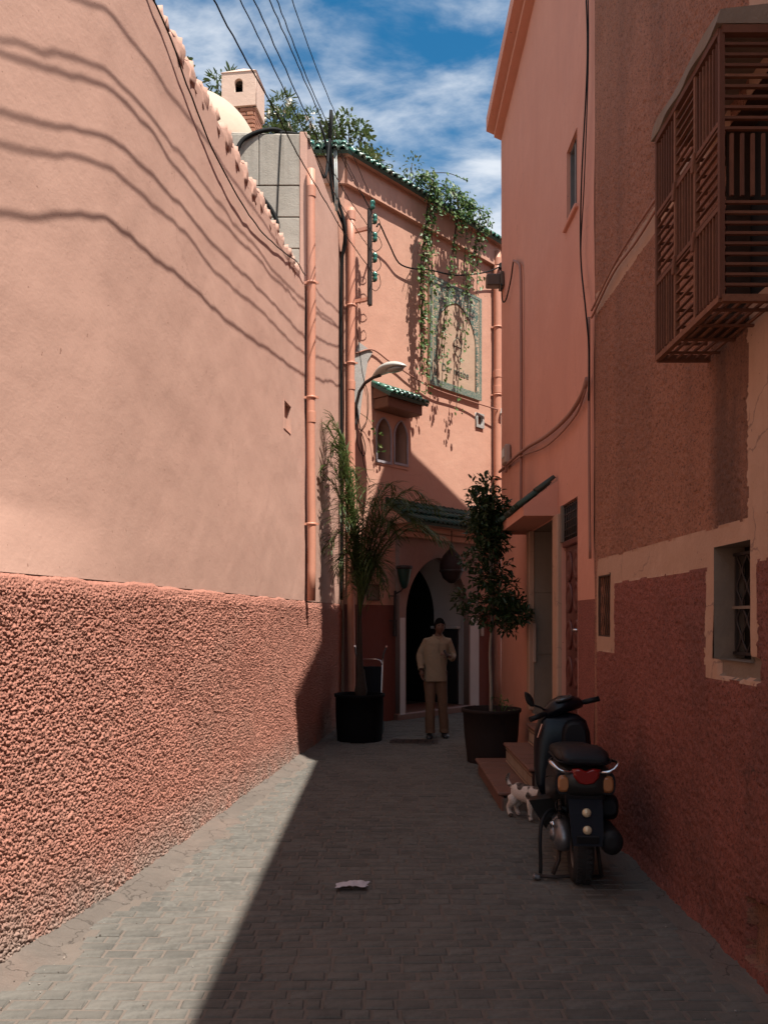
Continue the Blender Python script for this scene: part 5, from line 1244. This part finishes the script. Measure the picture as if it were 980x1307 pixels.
# ================================================================ SMALL THINGS ON THE GROUND
lt = thing('crumpled_paper', 'crumpled pale plastic wrapper lying on the shaded paving', 'litter', (-.20, 5.20, .02), R(5))
n_ = 22; gx, gy = np.meshgrid(np.linspace(-1, 1, n_), np.linspace(-1, 1, n_), indexing='ij')
rr = 1 + .25 * fbm(gx * 2, gy * 2, 5, 3) * 2
X = gx * .10 * rr + .02 * gy; Yv = gy * .055 * rr
Zv = .012 + .03 * np.abs(fbm(gx * 2.2, gy * 2.2, 7, 4)) + .012 * (1 - np.abs(gx))
meshob('sheet', npmesh('sheet', np.stack([X, Yv, Zv], -1).reshape(-1, 3), [(i * n_ + j, (i + 1) * n_ + j, (i + 1) * n_ + j + 1, i * n_ + j + 1) for i in range(n_ - 1) for j in range(n_ - 1)], False), M['paper'], lt)
dr = thing('drain_cover', 'flat dark metal drain cover set in the paving before the arch', 'drain cover', (.42, 11.42, .008), R(-6))
MB().box((0, 0, .005), (.66, .30, .02), None, .004).build('plate', M['dark_iron'], dr)
for k in range(6): MB().box((-.25 + k * .1, 0, .016), (.02, .22, .006)).build('rib', M['black'], dr)
dr2 = thing('drain_cover', 'narrow iron slot cover just right of the larger drain cover', 'drain cover', (.62, 11.15, .012), R(-4))
MB().box((0, 0, 0), (.30, .07, .012), None, .003).build('plate', M['dark_iron'], dr2)
# scattered bits on the paving, mostly along the left gutter
lb = MB()
for k in range(260):
    y = 3.4 + 8 * rng.random() ** 1.5; w_ = rng.random()
    x = (float(XL(y)) + .27 + rng.gauss(0, .07)) if w_ < .55 else (rng.uniform(-1.4, 1.5) if w_ < .8 else XB - .2 - abs(rng.gauss(0, .12)))
    s_ = rng.uniform(.0015, .0045); lb.box((x, y, float(gz(np.float64(x), np.float64(y))) + .018), (s_ * rng.uniform(1, 2.5), s_ * 1.4, s_), (rng.random(), rng.random(), rng.random() * 3))
M['grit'] = varied('grit', [(.26, .23, .2), (.15, .12, .10), (.08, .06, .05), (.40, .36, .32), (.22, .14, .1)], .9, 30, .3, 0)
tag(lb.build('grit', M['grit']), 'loose grit and crumbs lying along the gutters', 'grit', kind='stuff')
# ================================================================ SCOOTER
sc = thing('motor_scooter', 'dark parked motor scooter seen from behind, leaning by the red dado', 'scooter', (1.255, 5.33, .012), R(-5.5))
def wheel(name, y, Rr, w):
    wv_ = thing(name, None, None, (0, y, Rr), parent=sc)
    prof = [(Rr * .62, -w * .36), (Rr * .72, -w * .48), (Rr * .86, -w * .5), (Rr * .95, -w * .40), (Rr, -w * .18), (Rr, w * .18), (Rr * .95, w * .40), (Rr * .86, w * .5), (Rr * .72, w * .48), (Rr * .62, w * .36)]
    ty = MB().lathe(prof, (0, 0, 0), 40, 'X')
    for k in range(44):                                  # tread blocks
        a = 2 * math.pi * k / 44
        for sx in (-1, 1):
            c = (sx * w * .22, (Rr - .001) * math.cos(a + sx * .03), (Rr - .001) * math.sin(a + sx * .03))
            ty.box(c, (w * .26, Rr * .085, .012), (a + math.pi / 2, 0, 0))
    ty.build('tyre', M['tyre'], wv_)
    rm = MB().lathe([(Rr * .63, -w * .36), (Rr * .60, -w * .30), (Rr * .56, -w * .1), (Rr * .56, w * .1), (Rr * .60, w * .30), (Rr * .63, w * .36)], (0, 0, 0), 32, 'X')
    for k in range(5):
        a = 2 * math.pi * k / 5; rm.bar((0, 0, 0), (0, Rr * .58 * math.cos(a), Rr * .58 * math.sin(a)), .03, .05)
    rm.lathe([(0, -.05), (.04, -.05), (.04, .05), (0, .05)], (0, 0, 0), 14, 'X'); rm.build('rim', M['alu'], wv_)
wheel('rear_wheel', 0, .235, .125); wheel('front_wheel', 1.24, .225, .10)
def sr(y, hx, z0, z1, e=3, x0=0, n=22): return [(x0 + hx * math.copysign(abs(math.cos(a)) ** (2 / e), math.cos(a)), y, (z0 + z1) / 2 + (z1 - z0) / 2 * math.copysign(abs(math.sin(a)) ** (2 / e), math.sin(a))) for a in [2 * math.pi * k / n for k in range(n)]]
MB().loft([sr(-.275, .06, .66, .72), sr(-.265, .13, .62, .755), sr(-.22, .165, .59, .785), sr(-.1, .178, .55, .80), (sr(.10, .185, .46, .79)), sr(.35, .185, .40, .76), sr(.52, .17, .34, .70), sr(.60, .12, .32, .60)]).build('tail_body', M['moto_grey'], sc)
MB().loft([sr(-.235, .10, .60, .64), sr(-.23, .12, .56, .66, 4), sr(-.19, .12, .5, .66, 4)]).build('tail_underside', M['plastic'], sc)
MB().loft([sr(-.23, .09, .80, .82), sr(-.20, .145, .782, .845), sr(-.1, .165, .78, .872), sr(.08, .165, .77, .875), sr(.25, .15, .75, .845), sr(.45, .15, .73, .835), sr(.58, .11, .72, .81), sr(.63, .05, .71, .77)]).build('seat', M['seat'], sc)
MB().loft([sr(-.29, .10, .815, .835, 4), sr(-.28, .135, .795, .85, 4), sr(-.08, .14, .80, .885, 4), sr(-.05, .11, .82, .88, 4)]).build('rear_rack', M['plastic'], sc)
MB().tube(smooth_path([(-.165, .3, .785), (-.168, .0, .805), (-.160, -.2, .805), (-.10, -.243, .803), (.10, -.243, .803), (.160, -.2, .805), (.168, .0, .805), (.165, .3, .785)], 40), .006, 6).build('seat_piping', M['plastic'], sc)
MB().tube(smooth_path([(-.176, -.15, .70), (-.184, .1, .66), (-.183, .35, .60), (-.16, .5, .55)], 24), .004, 5).tube(smooth_path([(.176, -.15, .70), (.184, .1, .66), (.183, .35, .60), (.16, .5, .55)], 24), .004, 5).build('panel_seam', M['black'], sc)
MB().tube([(-.17, .32, .42), (-.235, .31, .40)], .014, 8).tube([(.17, .32, .42), (.235, .31, .40)], .014, 8).build('foot_peg', M['black'], sc)
MB().tube(smooth_path([(-.10, .1, .42), (-.16, .18, .40), (-.17, .3, .36), (-.12, .42, .34)], 16), .006, 5).tube(smooth_path([(-.09, .02, .43), (-.15, -.02, .47), (-.13, .12, .52)], 14), .005, 5).build('cable', M['black'], sc)
gr = MB()
for sx in (-1, 1): gr.tube(smooth_path([(.06 * sx, -.25, .755), (.12 * sx, -.285, .758), (.165 * sx, -.28, .772), (.20 * sx, -.25, .80), (.205 * sx, -.15, .80), (.18 * sx, -.02, .79)], 18), [.011] * 6 + [.014] * 6 + [.011] * 6, 8)
gr.build('grab_rail', M['chrome'], sc)
tl = [(-.085, .775), (-.04, .778), (0, .762), (.04, .778), (.085, .775), (.075, .725), (.045, .688), (0, .68), (-.045, .688), (-.075, .725)]
MB().loft([[(x, -.262, z) for x, z in tl], [(x, -.290, z) for x, z in tl], [(x * .8, -.305, .727 + (z - .727) * .8) for x, z in tl]]).build('tail_light', M['red_lens'], sc)
for sx in (-1, 1):
    s_ = MB().loft([sr(-.225, .034, .625, .735, 3, sx * .137), sr(-.262, .033, .628, .730, 3, sx * .134), sr(-.275, .024, .645, .715, 3, sx * .132)]); s_.build('turn_signal', M['amber'], sc)
    MB().loft([sr(-.15, .044, .61, .75, 3, sx * .140), sr(-.250, .043, .613, .746, 3, sx * .137)]).build('signal_bezel', M['plastic'], sc)
# mudguard with two round reflectors
MB().loft([[(-.105, -.20, .63), (.105, -.20, .63), (.105, -.18, .63), (-.105, -.18, .63)], [(-.10, -.285, .50), (.10, -.285, .50), (.10, -.265, .50), (-.10, -.265, .50)], [(-.095, -.335, .38), (.095, -.335, .38), (.095, -.318, .375), (-.095, -.318, .375)], [(-.085, -.352, .325), (.085, -.352, .325), (.085, -.338, .32), (-.085, -.338, .32)]], smooth=False).build('mudguard', M['navy'], sc)
MB().box((0, -.355, .365), (.13, .012, .05), (R(15), 0, 0), .004).build('plate_holder', M['black'], sc)
for y_, z in ((-.294, .512), (-.328, .415)):
    MB().lathe([(0, 0), (.027, 0), (.027, -.006), (.018, -.013), (0, -.016)], (0, 0, 0), 16, 'Y').build('reflector', M['reflector'], sc, loc=(.0, y_, z), rot=(R(-14), 0, 0))
# exhaust and airbox on the right
MB().loft([[(x0 + r_ * math.cos(a), y_, z_ + r_ * 1.15 * math.sin(a)) for a in np.linspace(0, 2 * math.pi, 17)[:-1]] for y_, x0, z_, r_ in ((-.32, .145, .34, .025), (-.315, .148, .34, .060), (-.28, .152, .335, .070), (.1, .155, .32, .070), (.25, .14, .30, .05), (.36, .12, .27, .03))]).build('exhaust', M['black'], sc)
MB().loft([sr(-.10, .04, .46, .54, 3, .17), sr(-.07, .065, .42, .58, 3, .165), sr(.15, .065, .41, .58, 3, .16), sr(.22, .03, .45, .54, 3, .15)]).build('air_box', M['plastic'], sc)
for sx in (-.125, .12):
    sp_ = MB(); sp_.tube([(sx + .012 * math.cos(q * 1.2), .03 + .012 * math.sin(q * 1.2) - q * .001, .30 + q * .0065) for q in range(44)], .005, 5); sp_.tube([(sx, .04, .28), (sx, -.01, .60)], .012, 8); sp_.build('shock_absorber', M['dark_iron'], sc)
# engine on the left
en = MB().loft([[(x0, .02 + sy * (r_ * 1.5) * math.cos(a), .30 + r_ * math.sin(a)) for a in np.linspace(0, 2 * math.pi, 19)[:-1]] for sy, x0, r_ in ((1, -.075, .10), (1, -.115, .105), (1, -.15, .095), (1, -.165, .06))])
en.box((-.11, .22, .33), (.11, .34, .15), None, .03)
for k in range(6): en.box((-.11, .33 + k * .018, .36), (.14, .007, .15), None, .002)
en.lathe([(0, -.19), (.035, -.188), (.045, -.17), (.045, -.15)], (0, .02, .30), 14, 'X'); en.build('engine', M['alu'], sc)
MB().lathe([(.02, -.17), (.022, -.182), (0, -.186)], (0, -.05, .38), 10, 'X').lathe([(.014, -.17), (.014, -.178), (0, -.18)], (0, .1, .35), 8, 'X').build('bolt', M['chrome'], sc)
MB().tube(smooth_path([(-.13, .16, .43), (-.19, .12, .42), (-.235, .06, .36), (-.25, .02, .26), (-.248, .0, .12), (-.25, -.01, .05)], 20), .012, 8).build('kick_lever', M['black'], sc)
sd_ = MB().tube([(-.12, .06, .22), (-.13, .03, .13), (-.17, .0, .045)], .014, 8).tube([(-.27, -.01, .035), (-.15, -.01, .03), (-.07, .02, .03), (.14, .03, .03)], .012, 8).tube([(.12, .06, .22), (.14, .03, .03)], .013, 8)
sd_.build('centre_stand', M['dark_iron'], sc)
MB().box((-.275, -.012, .03), (.05, .05, .03), (0, .2, 0), .01).build('stand_foot', M['alu'], sc)
# belly pan and footboard
MB().loft([[(-.315, .12, .49), (-.12, .18, .50), (-.12, .18, .44), (-.20, .14, .30), (-.24, .12, .36)], [(-.29, .30, .48), (-.10, .30, .5), (-.10, .3, .42), (-.18, .3, .30), (-.22, .3, .34)], [(-.22, .62, .42), (-.08, .62, .44), (-.08, .62, .38), (-.15, .62, .32), (-.2, .62, .36)]], smooth=False).build('side_fairing', M['moto_grey'], sc)
MB().loft([sr(.48, .19, .30, .385, 4), sr(.70, .20, .285, .37, 4), sr(.90, .20, .29, .39, 4), sr(.97, .17, .33, .46, 4)]).build('footboard', M['plastic'], sc)
# leg shield: tall rounded shell
rings = []
for z, hw, y_, th in ((.36, .16, .93, .05), (.45, .20, .945, .07), (.58, .215, .975, .09), (.72, .215, 1.0, .11), (.84, .205, 1.02, .12), (.92, .18, 1.03, .12), (.965, .12, 1.035, .10), (.98, .05, 1.04, .06)):
    rings.append([(hw * math.copysign(abs(math.cos(a)) ** .7, math.cos(a)), y_ + th * math.sin(a) + .05 * (abs(math.cos(a)) ** 2) * -1, z) for a in np.linspace(0, 2 * math.pi, 25)[:-1]])
MB().loft(rings).build('leg_shield', M['moto'], sc)
MB().loft([sr(.86, .075, .60, .90, 3, .085), sr(.90, .10, .56, .93, 3, .085), sr(.98, .11, .54, .945, 3, .085)]).build('glove_box', M['plastic'], sc)
MB().loft([sr(1.02, .03, .30, .46), sr(1.08, .062, .32, .485), sr(1.25, .066, .44, .50), sr(1.42, .05, .36, .475), sr(1.49, .02, .30, .40)]).build('front_fender', M['moto'], sc)
fk = MB()
for sx in (-.07, .07): fk.tube([(sx, 1.24, .225), (sx, 1.13, .55)], .02, 8)
fk.tube([(0, 1.13, .55), (0, 1.03, .95)], .028, 8); fk.build('fork', M['dark_iron'], sc)
# steering head, turned to the left and tipped
hd = thing('handlebar', None, None, (.005, .98, 1.03), R(16), parent=sc); hd.rotation_euler = (0, R(-15), R(16))
MB().loft([[(x, y_ * ww, z_ + hh * (ww if False else 1) * zz) for y_, zz in [(math.cos(a), math.sin(a)) for a in np.linspace(0, 2 * math.pi, 19)[:-1]]] for x, ww, z_, hh in ((-.155, .03, -.02, .02), (-.14, .05, -.015, .04), (-.09, .085, .0, .058), (0, .105, .012, .066), (.09, .085, .0, .058), (.14, .05, -.015, .04), (.155, .03, -.02, .02))]).build('cover', M['moto'], hd)
MB().loft([[(.07 * s_ * math.cos(a), -.06 + .045 * s_ * math.sin(a), .064 + dz) for a in np.linspace(0, 2 * math.pi, 17)[:-1]] for s_, dz in ((1, -.012), (1, .004), (.9, .008))]).build('gauge', M['pane'], hd)
for sx in (-1, 1):
    gp = MB().tube([(.14 * sx, .0, -.018), (.19 * sx, -.01, -.02)], .018, 10).tube([(.17 * sx, -.008, -.02), (.285 * sx, -.03, -.024)], .021, 12); gp.build('grip', M['black'], hd)
    MB().tube([(.15 * sx, .03, -.02), (.19 * sx, .045, -.03), (.26 * sx, .03, -.05)], .007, 6).build('brake_lever', M['dark_iron'], hd)
mi = MB().tube(smooth_path([(-.15, .0, .01), (-.175, -.01, .035), (-.205, -.01, .055), (-.225, -.01, .07)], 10), .008, 7)
mi.build('mirror_stem', M['black'], hd)
MB().loft([[(-.235 - .028 * q + w_ * .75 * math.cos(a), -.012 + .018 * math.sin(a), .075 + .105 * q + w_ * .35 * math.cos(a)) for a in np.linspace(0, 2 * math.pi, 15)[:-1]] for q, w_ in ((-.12, .006), (0, .022), (.3, .036), (.6, .034), (.85, .022), (1.02, .006))]).build('mirror', M['black'], hd)
MB().tube(smooth_path([(-.12, .05, .0), (-.16, .06, -.1), (-.15, .06, -.22)], 10), .005, 5).build('brake_hose', M['black'], hd)
MB().bar((-.19, .86, .80), (-.155, .88, .90), .012).build('side_trim', M['chrome'], sc)

# ================================================================ CAT
ct = thing('cat', 'white and dark patched cat standing by the steps beside the scooter', 'cat', (1.115, 7.10, .012), math.atan2(-.80, .60))
# local: x forwards along the body
def cat_chain(vs, rs, es): return skinned(vs, es, rs, 2)
body = cat_chain([(-.02, 0, .225), (.06, 0, .225), (.14, 0, .215), (.22, 0, .22), (.27, 0, .235), (.315, .0, .25), (.345, 0, .245)], [(.066, .078), (.076, .080), (.074, .084), (.068, .080), (.056, .064), (.042, .046), (.032, .032)], [(i, i + 1) for i in range(6)])
parts = [body]
for sy in (-1, 1):                                     # hind legs: knee forward, hock back
    parts.append(cat_chain([(.0, .032 * sy, .20), (.035, .045 * sy, .145), (-.03, .045 * sy, .085), (-.015, .045 * sy, .03), (.02, .045 * sy, .012)], [.062, .046, .024, .020, .022], [(i, i + 1) for i in range(4)]))
    f_ = .03 if sy > 0 else -.01
    parts.append(cat_chain([(.225, .028 * sy, .20), (.215, .038 * sy, .14), (.228 + f_, .038 * sy, .08), (.225 + f_, .038 * sy, .03), (.245 + f_, .038 * sy, .012)], [.050, .034, .022, .019, .022], [(i, i + 1) for i in range(4)]))
parts.append(MB().tube(smooth_path([(-.01, 0, .24), (-.06, 0, .265), (-.085, 0, .30), (-.09, .01, .33), (-.075, .02, .36)], 12), [.016] * 4 + [.018] * 5 + [.016, .012, .006], 10).mesh('tail'))
hm_ = MB()
def ell(c, r, n=16, m=12, k=MB): return k().loft([[(c[0] + r[0] * math.sin(p) * math.cos(a), c[1] + r[1] * math.sin(p) * math.sin(a), c[2] + r[2] * math.cos(p)) for a in np.linspace(0, 2 * math.pi, n + 1)[:-1]] for p in np.linspace(.05, math.pi - .05, m)])
parts.append(ell((.365, 0, .24), (.050, .046, .044)).mesh('h')); parts.append(ell((.405, 0, .228), (.022, .026, .020)).mesh('h'))
for sy in (-1, 1): parts.append(MB().loft([[(.35 + .022 * s_ * math.cos(a), sy * .028 + .016 * s_ * math.sin(a), .265 + z) for a in np.linspace(0, 2 * math.pi, 9)[:-1]] for s_, z in ((1.1, 0), (.7, .025), (.1, .048))]).mesh('e'))
m = mat('cat_fur', (.45, .36, .30), .9, spec=.15); t = m.node_tree; P = t.nodes['Principled BSDF']
pt = noise(t, 8.5, 1, .4, lo=.58, hi=.61)
fur = mixnode(t, pt, (.70, .58, .50), (.05, .036, .03)); M['fur'] = m
tc_ = N(t, 'ShaderNodeTexCoord'); sx_ = N(t, 'ShaderNodeSeparateXYZ'); t.links.new(tc_.outputs['Object'], sx_.inputs[0])
tm_ = N(t, 'ShaderNodeMapRange'); tm_.inputs[1].default_value = -.062; tm_.inputs[2].default_value = -.078; t.links.new(sx_.outputs['X'], tm_.inputs[0])
hd_ = N(t, 'ShaderNodeMapRange'); hd_.inputs[1].default_value = .315; hd_.inputs[2].default_value = .33; t.links.new(sx_.outputs['X'], hd_.inputs[0])
fur = mixnode(t, tm_.outputs[0], fur, (.035, .027, .022)); fur = mixnode(t, hd_.outputs[0], fur, (.16, .085, .055))
t.links.new(mixnode(t, noise(t, 90, 3, .6, lo=.45, hi=.9), fur, (.38, .29, .24)), P.inputs['Base Color'])
t.links.new(bump(t, noise(t, 160, 3, .7, lo=0, hi=1), .5, .006), P.inputs['Normal'])
meshob('body', joined(parts, 'body', .0055), M['fur'], ct)
for sy in (-1, 1): meshob('eye', ell((.402, sy * .022, .25), (.008, .006, .008), 10, 8).mesh('eye'), M['amber'], ct)

# ================================================================ MAN
mn = thing('person', 'man in long beige shirt and khaki trousers stepping out before the dark arch', 'person', (.735, 11.86, .012))
def skin_chain(vs, rs): return skinned(vs, [(i, i + 1) for i in range(len(vs) - 1)], rs, 2)
def head(cx, cy, cz, yaw):
    n, m_ = 44, 36; V = []
    for p in np.linspace(.03, math.pi - .03, m_):
        for a in np.linspace(0, 2 * math.pi, n + 1)[:-1]:
            x, y, z = math.sin(p) * math.sin(a), -math.sin(p) * math.cos(a), math.cos(p)
            X, Y_, Z_ = x * .076, y * .094, z * .116
            front = max(0, -y)
            if z < 0:
                X *= 1 - .30 * (-z) ** 1.4; Y_ *= 1 - .18 * (-z) ** 1.5 * (1 if y > 0 else .35)
                if y > 0: Y_ *= 1 - .25 * (-z)
            g = lambda u, v, su, sv: math.exp(-((x - u) / su) ** 2 - ((z - v) / sv) ** 2) if y < 0 else 0
            Y_ -= .024 * g(0, -.20, .13, .15) + .012 * g(0, .02, .09, .18) + .006 * g(0, .2, .5, .07) + .010 * g(0, -.52, .26, .09) + .008 * g(0, -.82, .3, .14)
            Y_ += .012 * (g(.36, .06, .16, .10) + g(-.36, .06, .16, .10)) + .006 * g(0, -.45, .3, .03)
            V.append((X, Y_, Z_))
    F = [(i * n + k, i * n + (k + 1) % n, (i + 1) * n + (k + 1) % n, (i + 1) * n + k) for i in range(m_ - 1) for k in range(n)]
    ms = [npmesh('head', V, F)]
    me = bpy.data.meshes.new('caps'); bm = bmesh.new(); bm.from_mesh(ms[0]); bmesh.ops.holes_fill(bm, edges=bm.edges[:], sides=60); bm.to_mesh(me); bm.free(); ms = [me]
    for sx in (-1, 1): ms.append(ell((sx * .074, .012, -.012), (.007, .017, .028), 12, 10).mesh('ear'))
    T = Matrix.Translation((cx, cy, cz)) @ Matrix.Rotation(yaw, 4, 'Z')
    for q in ms: q.transform(T)
    return ms, T
HM, HT = head(.058, -.02, 1.585, R(8))
bp = list(HM)
bp.append(skin_chain([(.03, .03, 1.36), (.045, .015, 1.44), (.055, .0, 1.54)], [.075, .056, .055]))
bp.append(skin_chain([(0, 0, .92), (.0, 0, 1.1), (.02, 0, 1.3), (.03, .02, 1.40)], [(.15, .10), (.14, .10), (.16, .10), (.11, .07)]))
# right arm (image left) hanging, left arm (image right) bent with the hand raised
AL = [(-.125, .02, 1.365), (-.178, .03, 1.27), (-.222, .02, 1.17), (-.215, -.07, 1.03), (-.205, -.11, .965)]
AR = [(.175, .02, 1.365), (.215, .03, 1.27), (.245, .02, 1.165), (.225, -.12, 1.13), (.19, -.20, 1.165)]
RA = [.058, .052, .043, .034, .027]
bp += [skin_chain(AL, RA), skin_chain(AR, RA)]
def hand(wrist, direc, palm_n, thumb_side, curl):
    d = Vector(direc).normalized(); nn = Vector(palm_n).normalized(); nn = (nn - d * nn.dot(d)).normalized(); s_ = d.cross(nn) * thumb_side
    w_ = Vector(wrist); out_ = [skin_chain([w_, w_ + d * .04, w_ + d * .085], [(.026, .018), (.038, .017), (.038, .015)])]
    pm = w_ + d * .085
    for k, (off, L_) in enumerate(((.028, .072), (.009, .082), (-.010, .076), (-.028, .060))):
        p0 = pm + s_ * off - d * .02; b_ = curl * (1 + .12 * k)
        p1 = pm + s_ * off * 1.1 + d * (.012); v = d; pts = [p0, p1]
        for j in range(3):
            an = b_ * (j + 1); vv = d * math.cos(an) + nn * math.sin(an); pts.append(pts[-1] + vv * L_ / 3 * (1.25, 1.0, .8)[j])
        out_.append(skin_chain(pts, [.0095, .0095, .009, .0085, .007]))
    tb = [w_ + d * .02 + s_ * .02, w_ + d * .045 + s_ * .042 + nn * .012, w_ + d * .07 + s_ * .052 + nn * .024, w_ + d * .092 + s_ * .048 + nn * .034]
    out_.append(skin_chain(tb, [.013, .012, .0105, .008])); return out_
bp += hand(AL[-1], (.05, -.25, -1), (.8, -.35, 0), 1, .30)
bp += hand(AR[-1], (-.75, -.35, .45), (-.3, .6, -.5), 1, .62)
for sx, fx in ((-1, -.085), (1, .125)):
    bp.append(skin_chain([(sx * .085, 0, .92), (sx * .088 + .01, -.01 - .05 * (sx < 0), .5), (fx, .02 - .09 * (sx < 0), .10), (fx, .03 - .09 * (sx < 0), .05)], [.085, .055, .042, .042]))
meshob('body', joined(bp, 'body', .0055), M['skin'], mn)
def cloth(name, ms, voxel, m, fold, seed, parent=mn):
    me = joined(ms, name, voxel)
    n = len(me.vertices); co = np.zeros(n * 3); me.vertices.foreach_get('co', co); no = np.zeros(n * 3); me.vertices.foreach_get('normal', no)
    co = co.reshape(-1, 3); no = no.reshape(-1, 3)
    h = fold * (fbm(co[:, 0] * 16 + co[:, 2] * 5, co[:, 2] * 9 + co[:, 1] * 12, seed, 3) * 2)
    co += no * h[:, None]; me.vertices.foreach_set('co', co.ravel()); me.update()
    return meshob(name, me, m, parent)
def er(cx, cy, z, hx, hy, n=28, e=2.4): return [(cx + hx * math.copysign(abs(math.cos(a)) ** (2 / e), math.cos(a)), cy + hy * math.copysign(abs(math.sin(a)) ** (2 / e), math.sin(a)), z) for a in [2 * math.pi * k / n for k in range(n)]]
tor = MB().loft([er(-.005, .0, .80, .165, .13), er(-.003, 0, .88, .165, .128), er(0, 0, 1.0, .160, .122), er(.005, 0, 1.12, .164, .12), er(.012, 0, 1.25, .172, .12), er(.02, .005, 1.34, .166, .11), er(.03, .01, 1.40, .125, .088), er(.035, .015, 1.445, .085, .066)]).mesh('t')
slv = []
for A_, cut in ((AL, 5), (AR, 5)):
    q = [Vector(p) for p in A_]; q[-1] = q[-2].lerp(q[-1], .75)
    slv.append(MB().tube([(q[0] + Vector((-.06 * (1 if q[0].x > 0.1 else -1), 0, .0)))] + q, [.066, .066, .058, .054, .050, .046], 16).mesh('s'))
cloth('shirt', [tor] + slv, .009, M['shirt'], .010, 3)
cr = MB().tube([(.035 + .070 * math.sin(a) , .005 - .062 * math.cos(a), 1.452 - .035 * max(0, math.cos(a)) ** 2) for a in np.linspace(.0, 2 * math.pi, 26)], .013, 7)
cr.build('collar', M['shirt'], mn)
MB().tube([(.04, -.085, 1.40), (.038, -.118, 1.34), (.036, -.128, 1.22)], .006, 5).build('placket', M['shirt'], mn)
for sx, A_ in ((-1, AL), (1, AR)):
    q = [Vector(p) for p in A_]; c = q[-2].lerp(q[-1], .72); d = (q[-1] - q[-2]).normalized()
    MB().tube([c - d * .012, c + d * .012], .048, 16, cap=False).build('cuff', M['shirt'], mn)
tr_ = [MB().loft([er(0, 0, .95, .165, .12), er(0, 0, .86, .168, .122), er(0, 0, .80, .162, .115)]).mesh('p')]
for sx, fx in ((-1, -.085), (1, .125)):
    kx = sx * .088 + .01
    tr_.append(MB().loft([er(sx * .080, 0, .90, .088, .10), er(sx * .083, 0, .75, .086, .092), er(kx, -.012 - .05 * (sx < 0), .50, .072, .076), er((kx + fx) / 2, -.075 * (sx < 0), .28, .068, .074), er(fx, .02 - .09 * (sx < 0), .12, .067, .075), er(fx, .015 - .09 * (sx < 0), .07, .070, .082)]).mesh('p'))
cloth('trousers', tr_, .008, M['trousers'], .012, 9)
for fx, yaw in ((-.085, -.12), (.125, .12)):
    sh = MB().loft([[(hw * math.copysign(abs(math.cos(a)) ** .8, math.cos(a)), y_, max(0.0, (zt) * (.5 + .5 * math.sin(a)))) for a in np.linspace(0, 2 * math.pi, 19)[:-1]] for y_, hw, zt in ((.085, .018, .06), (.07, .036, .085), (.02, .042, .088), (-.05, .045, .07), (-.12, .048, .055), (-.16, .04, .045), (-.185, .015, .03))])
    sh.build('shoe', M['shoe'], mn, loc=(fx, .025 - .09 * (fx < 0), 0), rot=(0, 0, yaw))
# hair cap, brows, eyes
hv = MB()
rings = []
for p in np.linspace(.03, 1.85, 20):
    ring = []
    for a in np.linspace(0, 2 * math.pi, 33)[:-1]:
        x, y, z = math.sin(p) * math.sin(a), -math.sin(p) * math.cos(a), math.cos(p)
        if y < -.42: z = max(z, .36 - .25 * abs(x) ** 3); sc_ = math.sqrt(max(0, 1 - z * z) / max(1e-6, x * x + y * y)) if p > 1.1 else 1; x *= min(1, sc_); y *= min(1, sc_)
        ring.append(tuple(HT @ Vector((x * .082, y * .100 + .002, z * .122))))
    rings.append(ring)
hv.loft(rings).build('hair', M['hair'], mn)
for sx in (-1, 1):
    eb = MB().tube([tuple(HT @ Vector((sx * u, -.088 + .012 * abs(u) * 12, .030 + .004 * math.sin(u * 40)))) for u in (.014, .028, .042)], .0045, 6); eb.build('eyebrow', M['hair'], mn)
    c = HT @ Vector((sx * .028, -.079, .008)); meshob('eye', ell(tuple(c), (.013, .008, .007), 12, 8).mesh('eye'), M['dark'], mn)
ph = thing('mobile_phone', 'small dark phone held in the raised hand of the man', 'phone', (.735 + .13, 11.86 - .25, 1.215))
MB().box((0, 0, 0), (.035, .016, .115), (0, R(-30), R(15)), .006).build('casing', M['black'], ph)
MB().box((.002, -.009, .0), (.028, .003, .085), (0, R(-30), R(15)), .001).build('screen', M['pane'], ph)
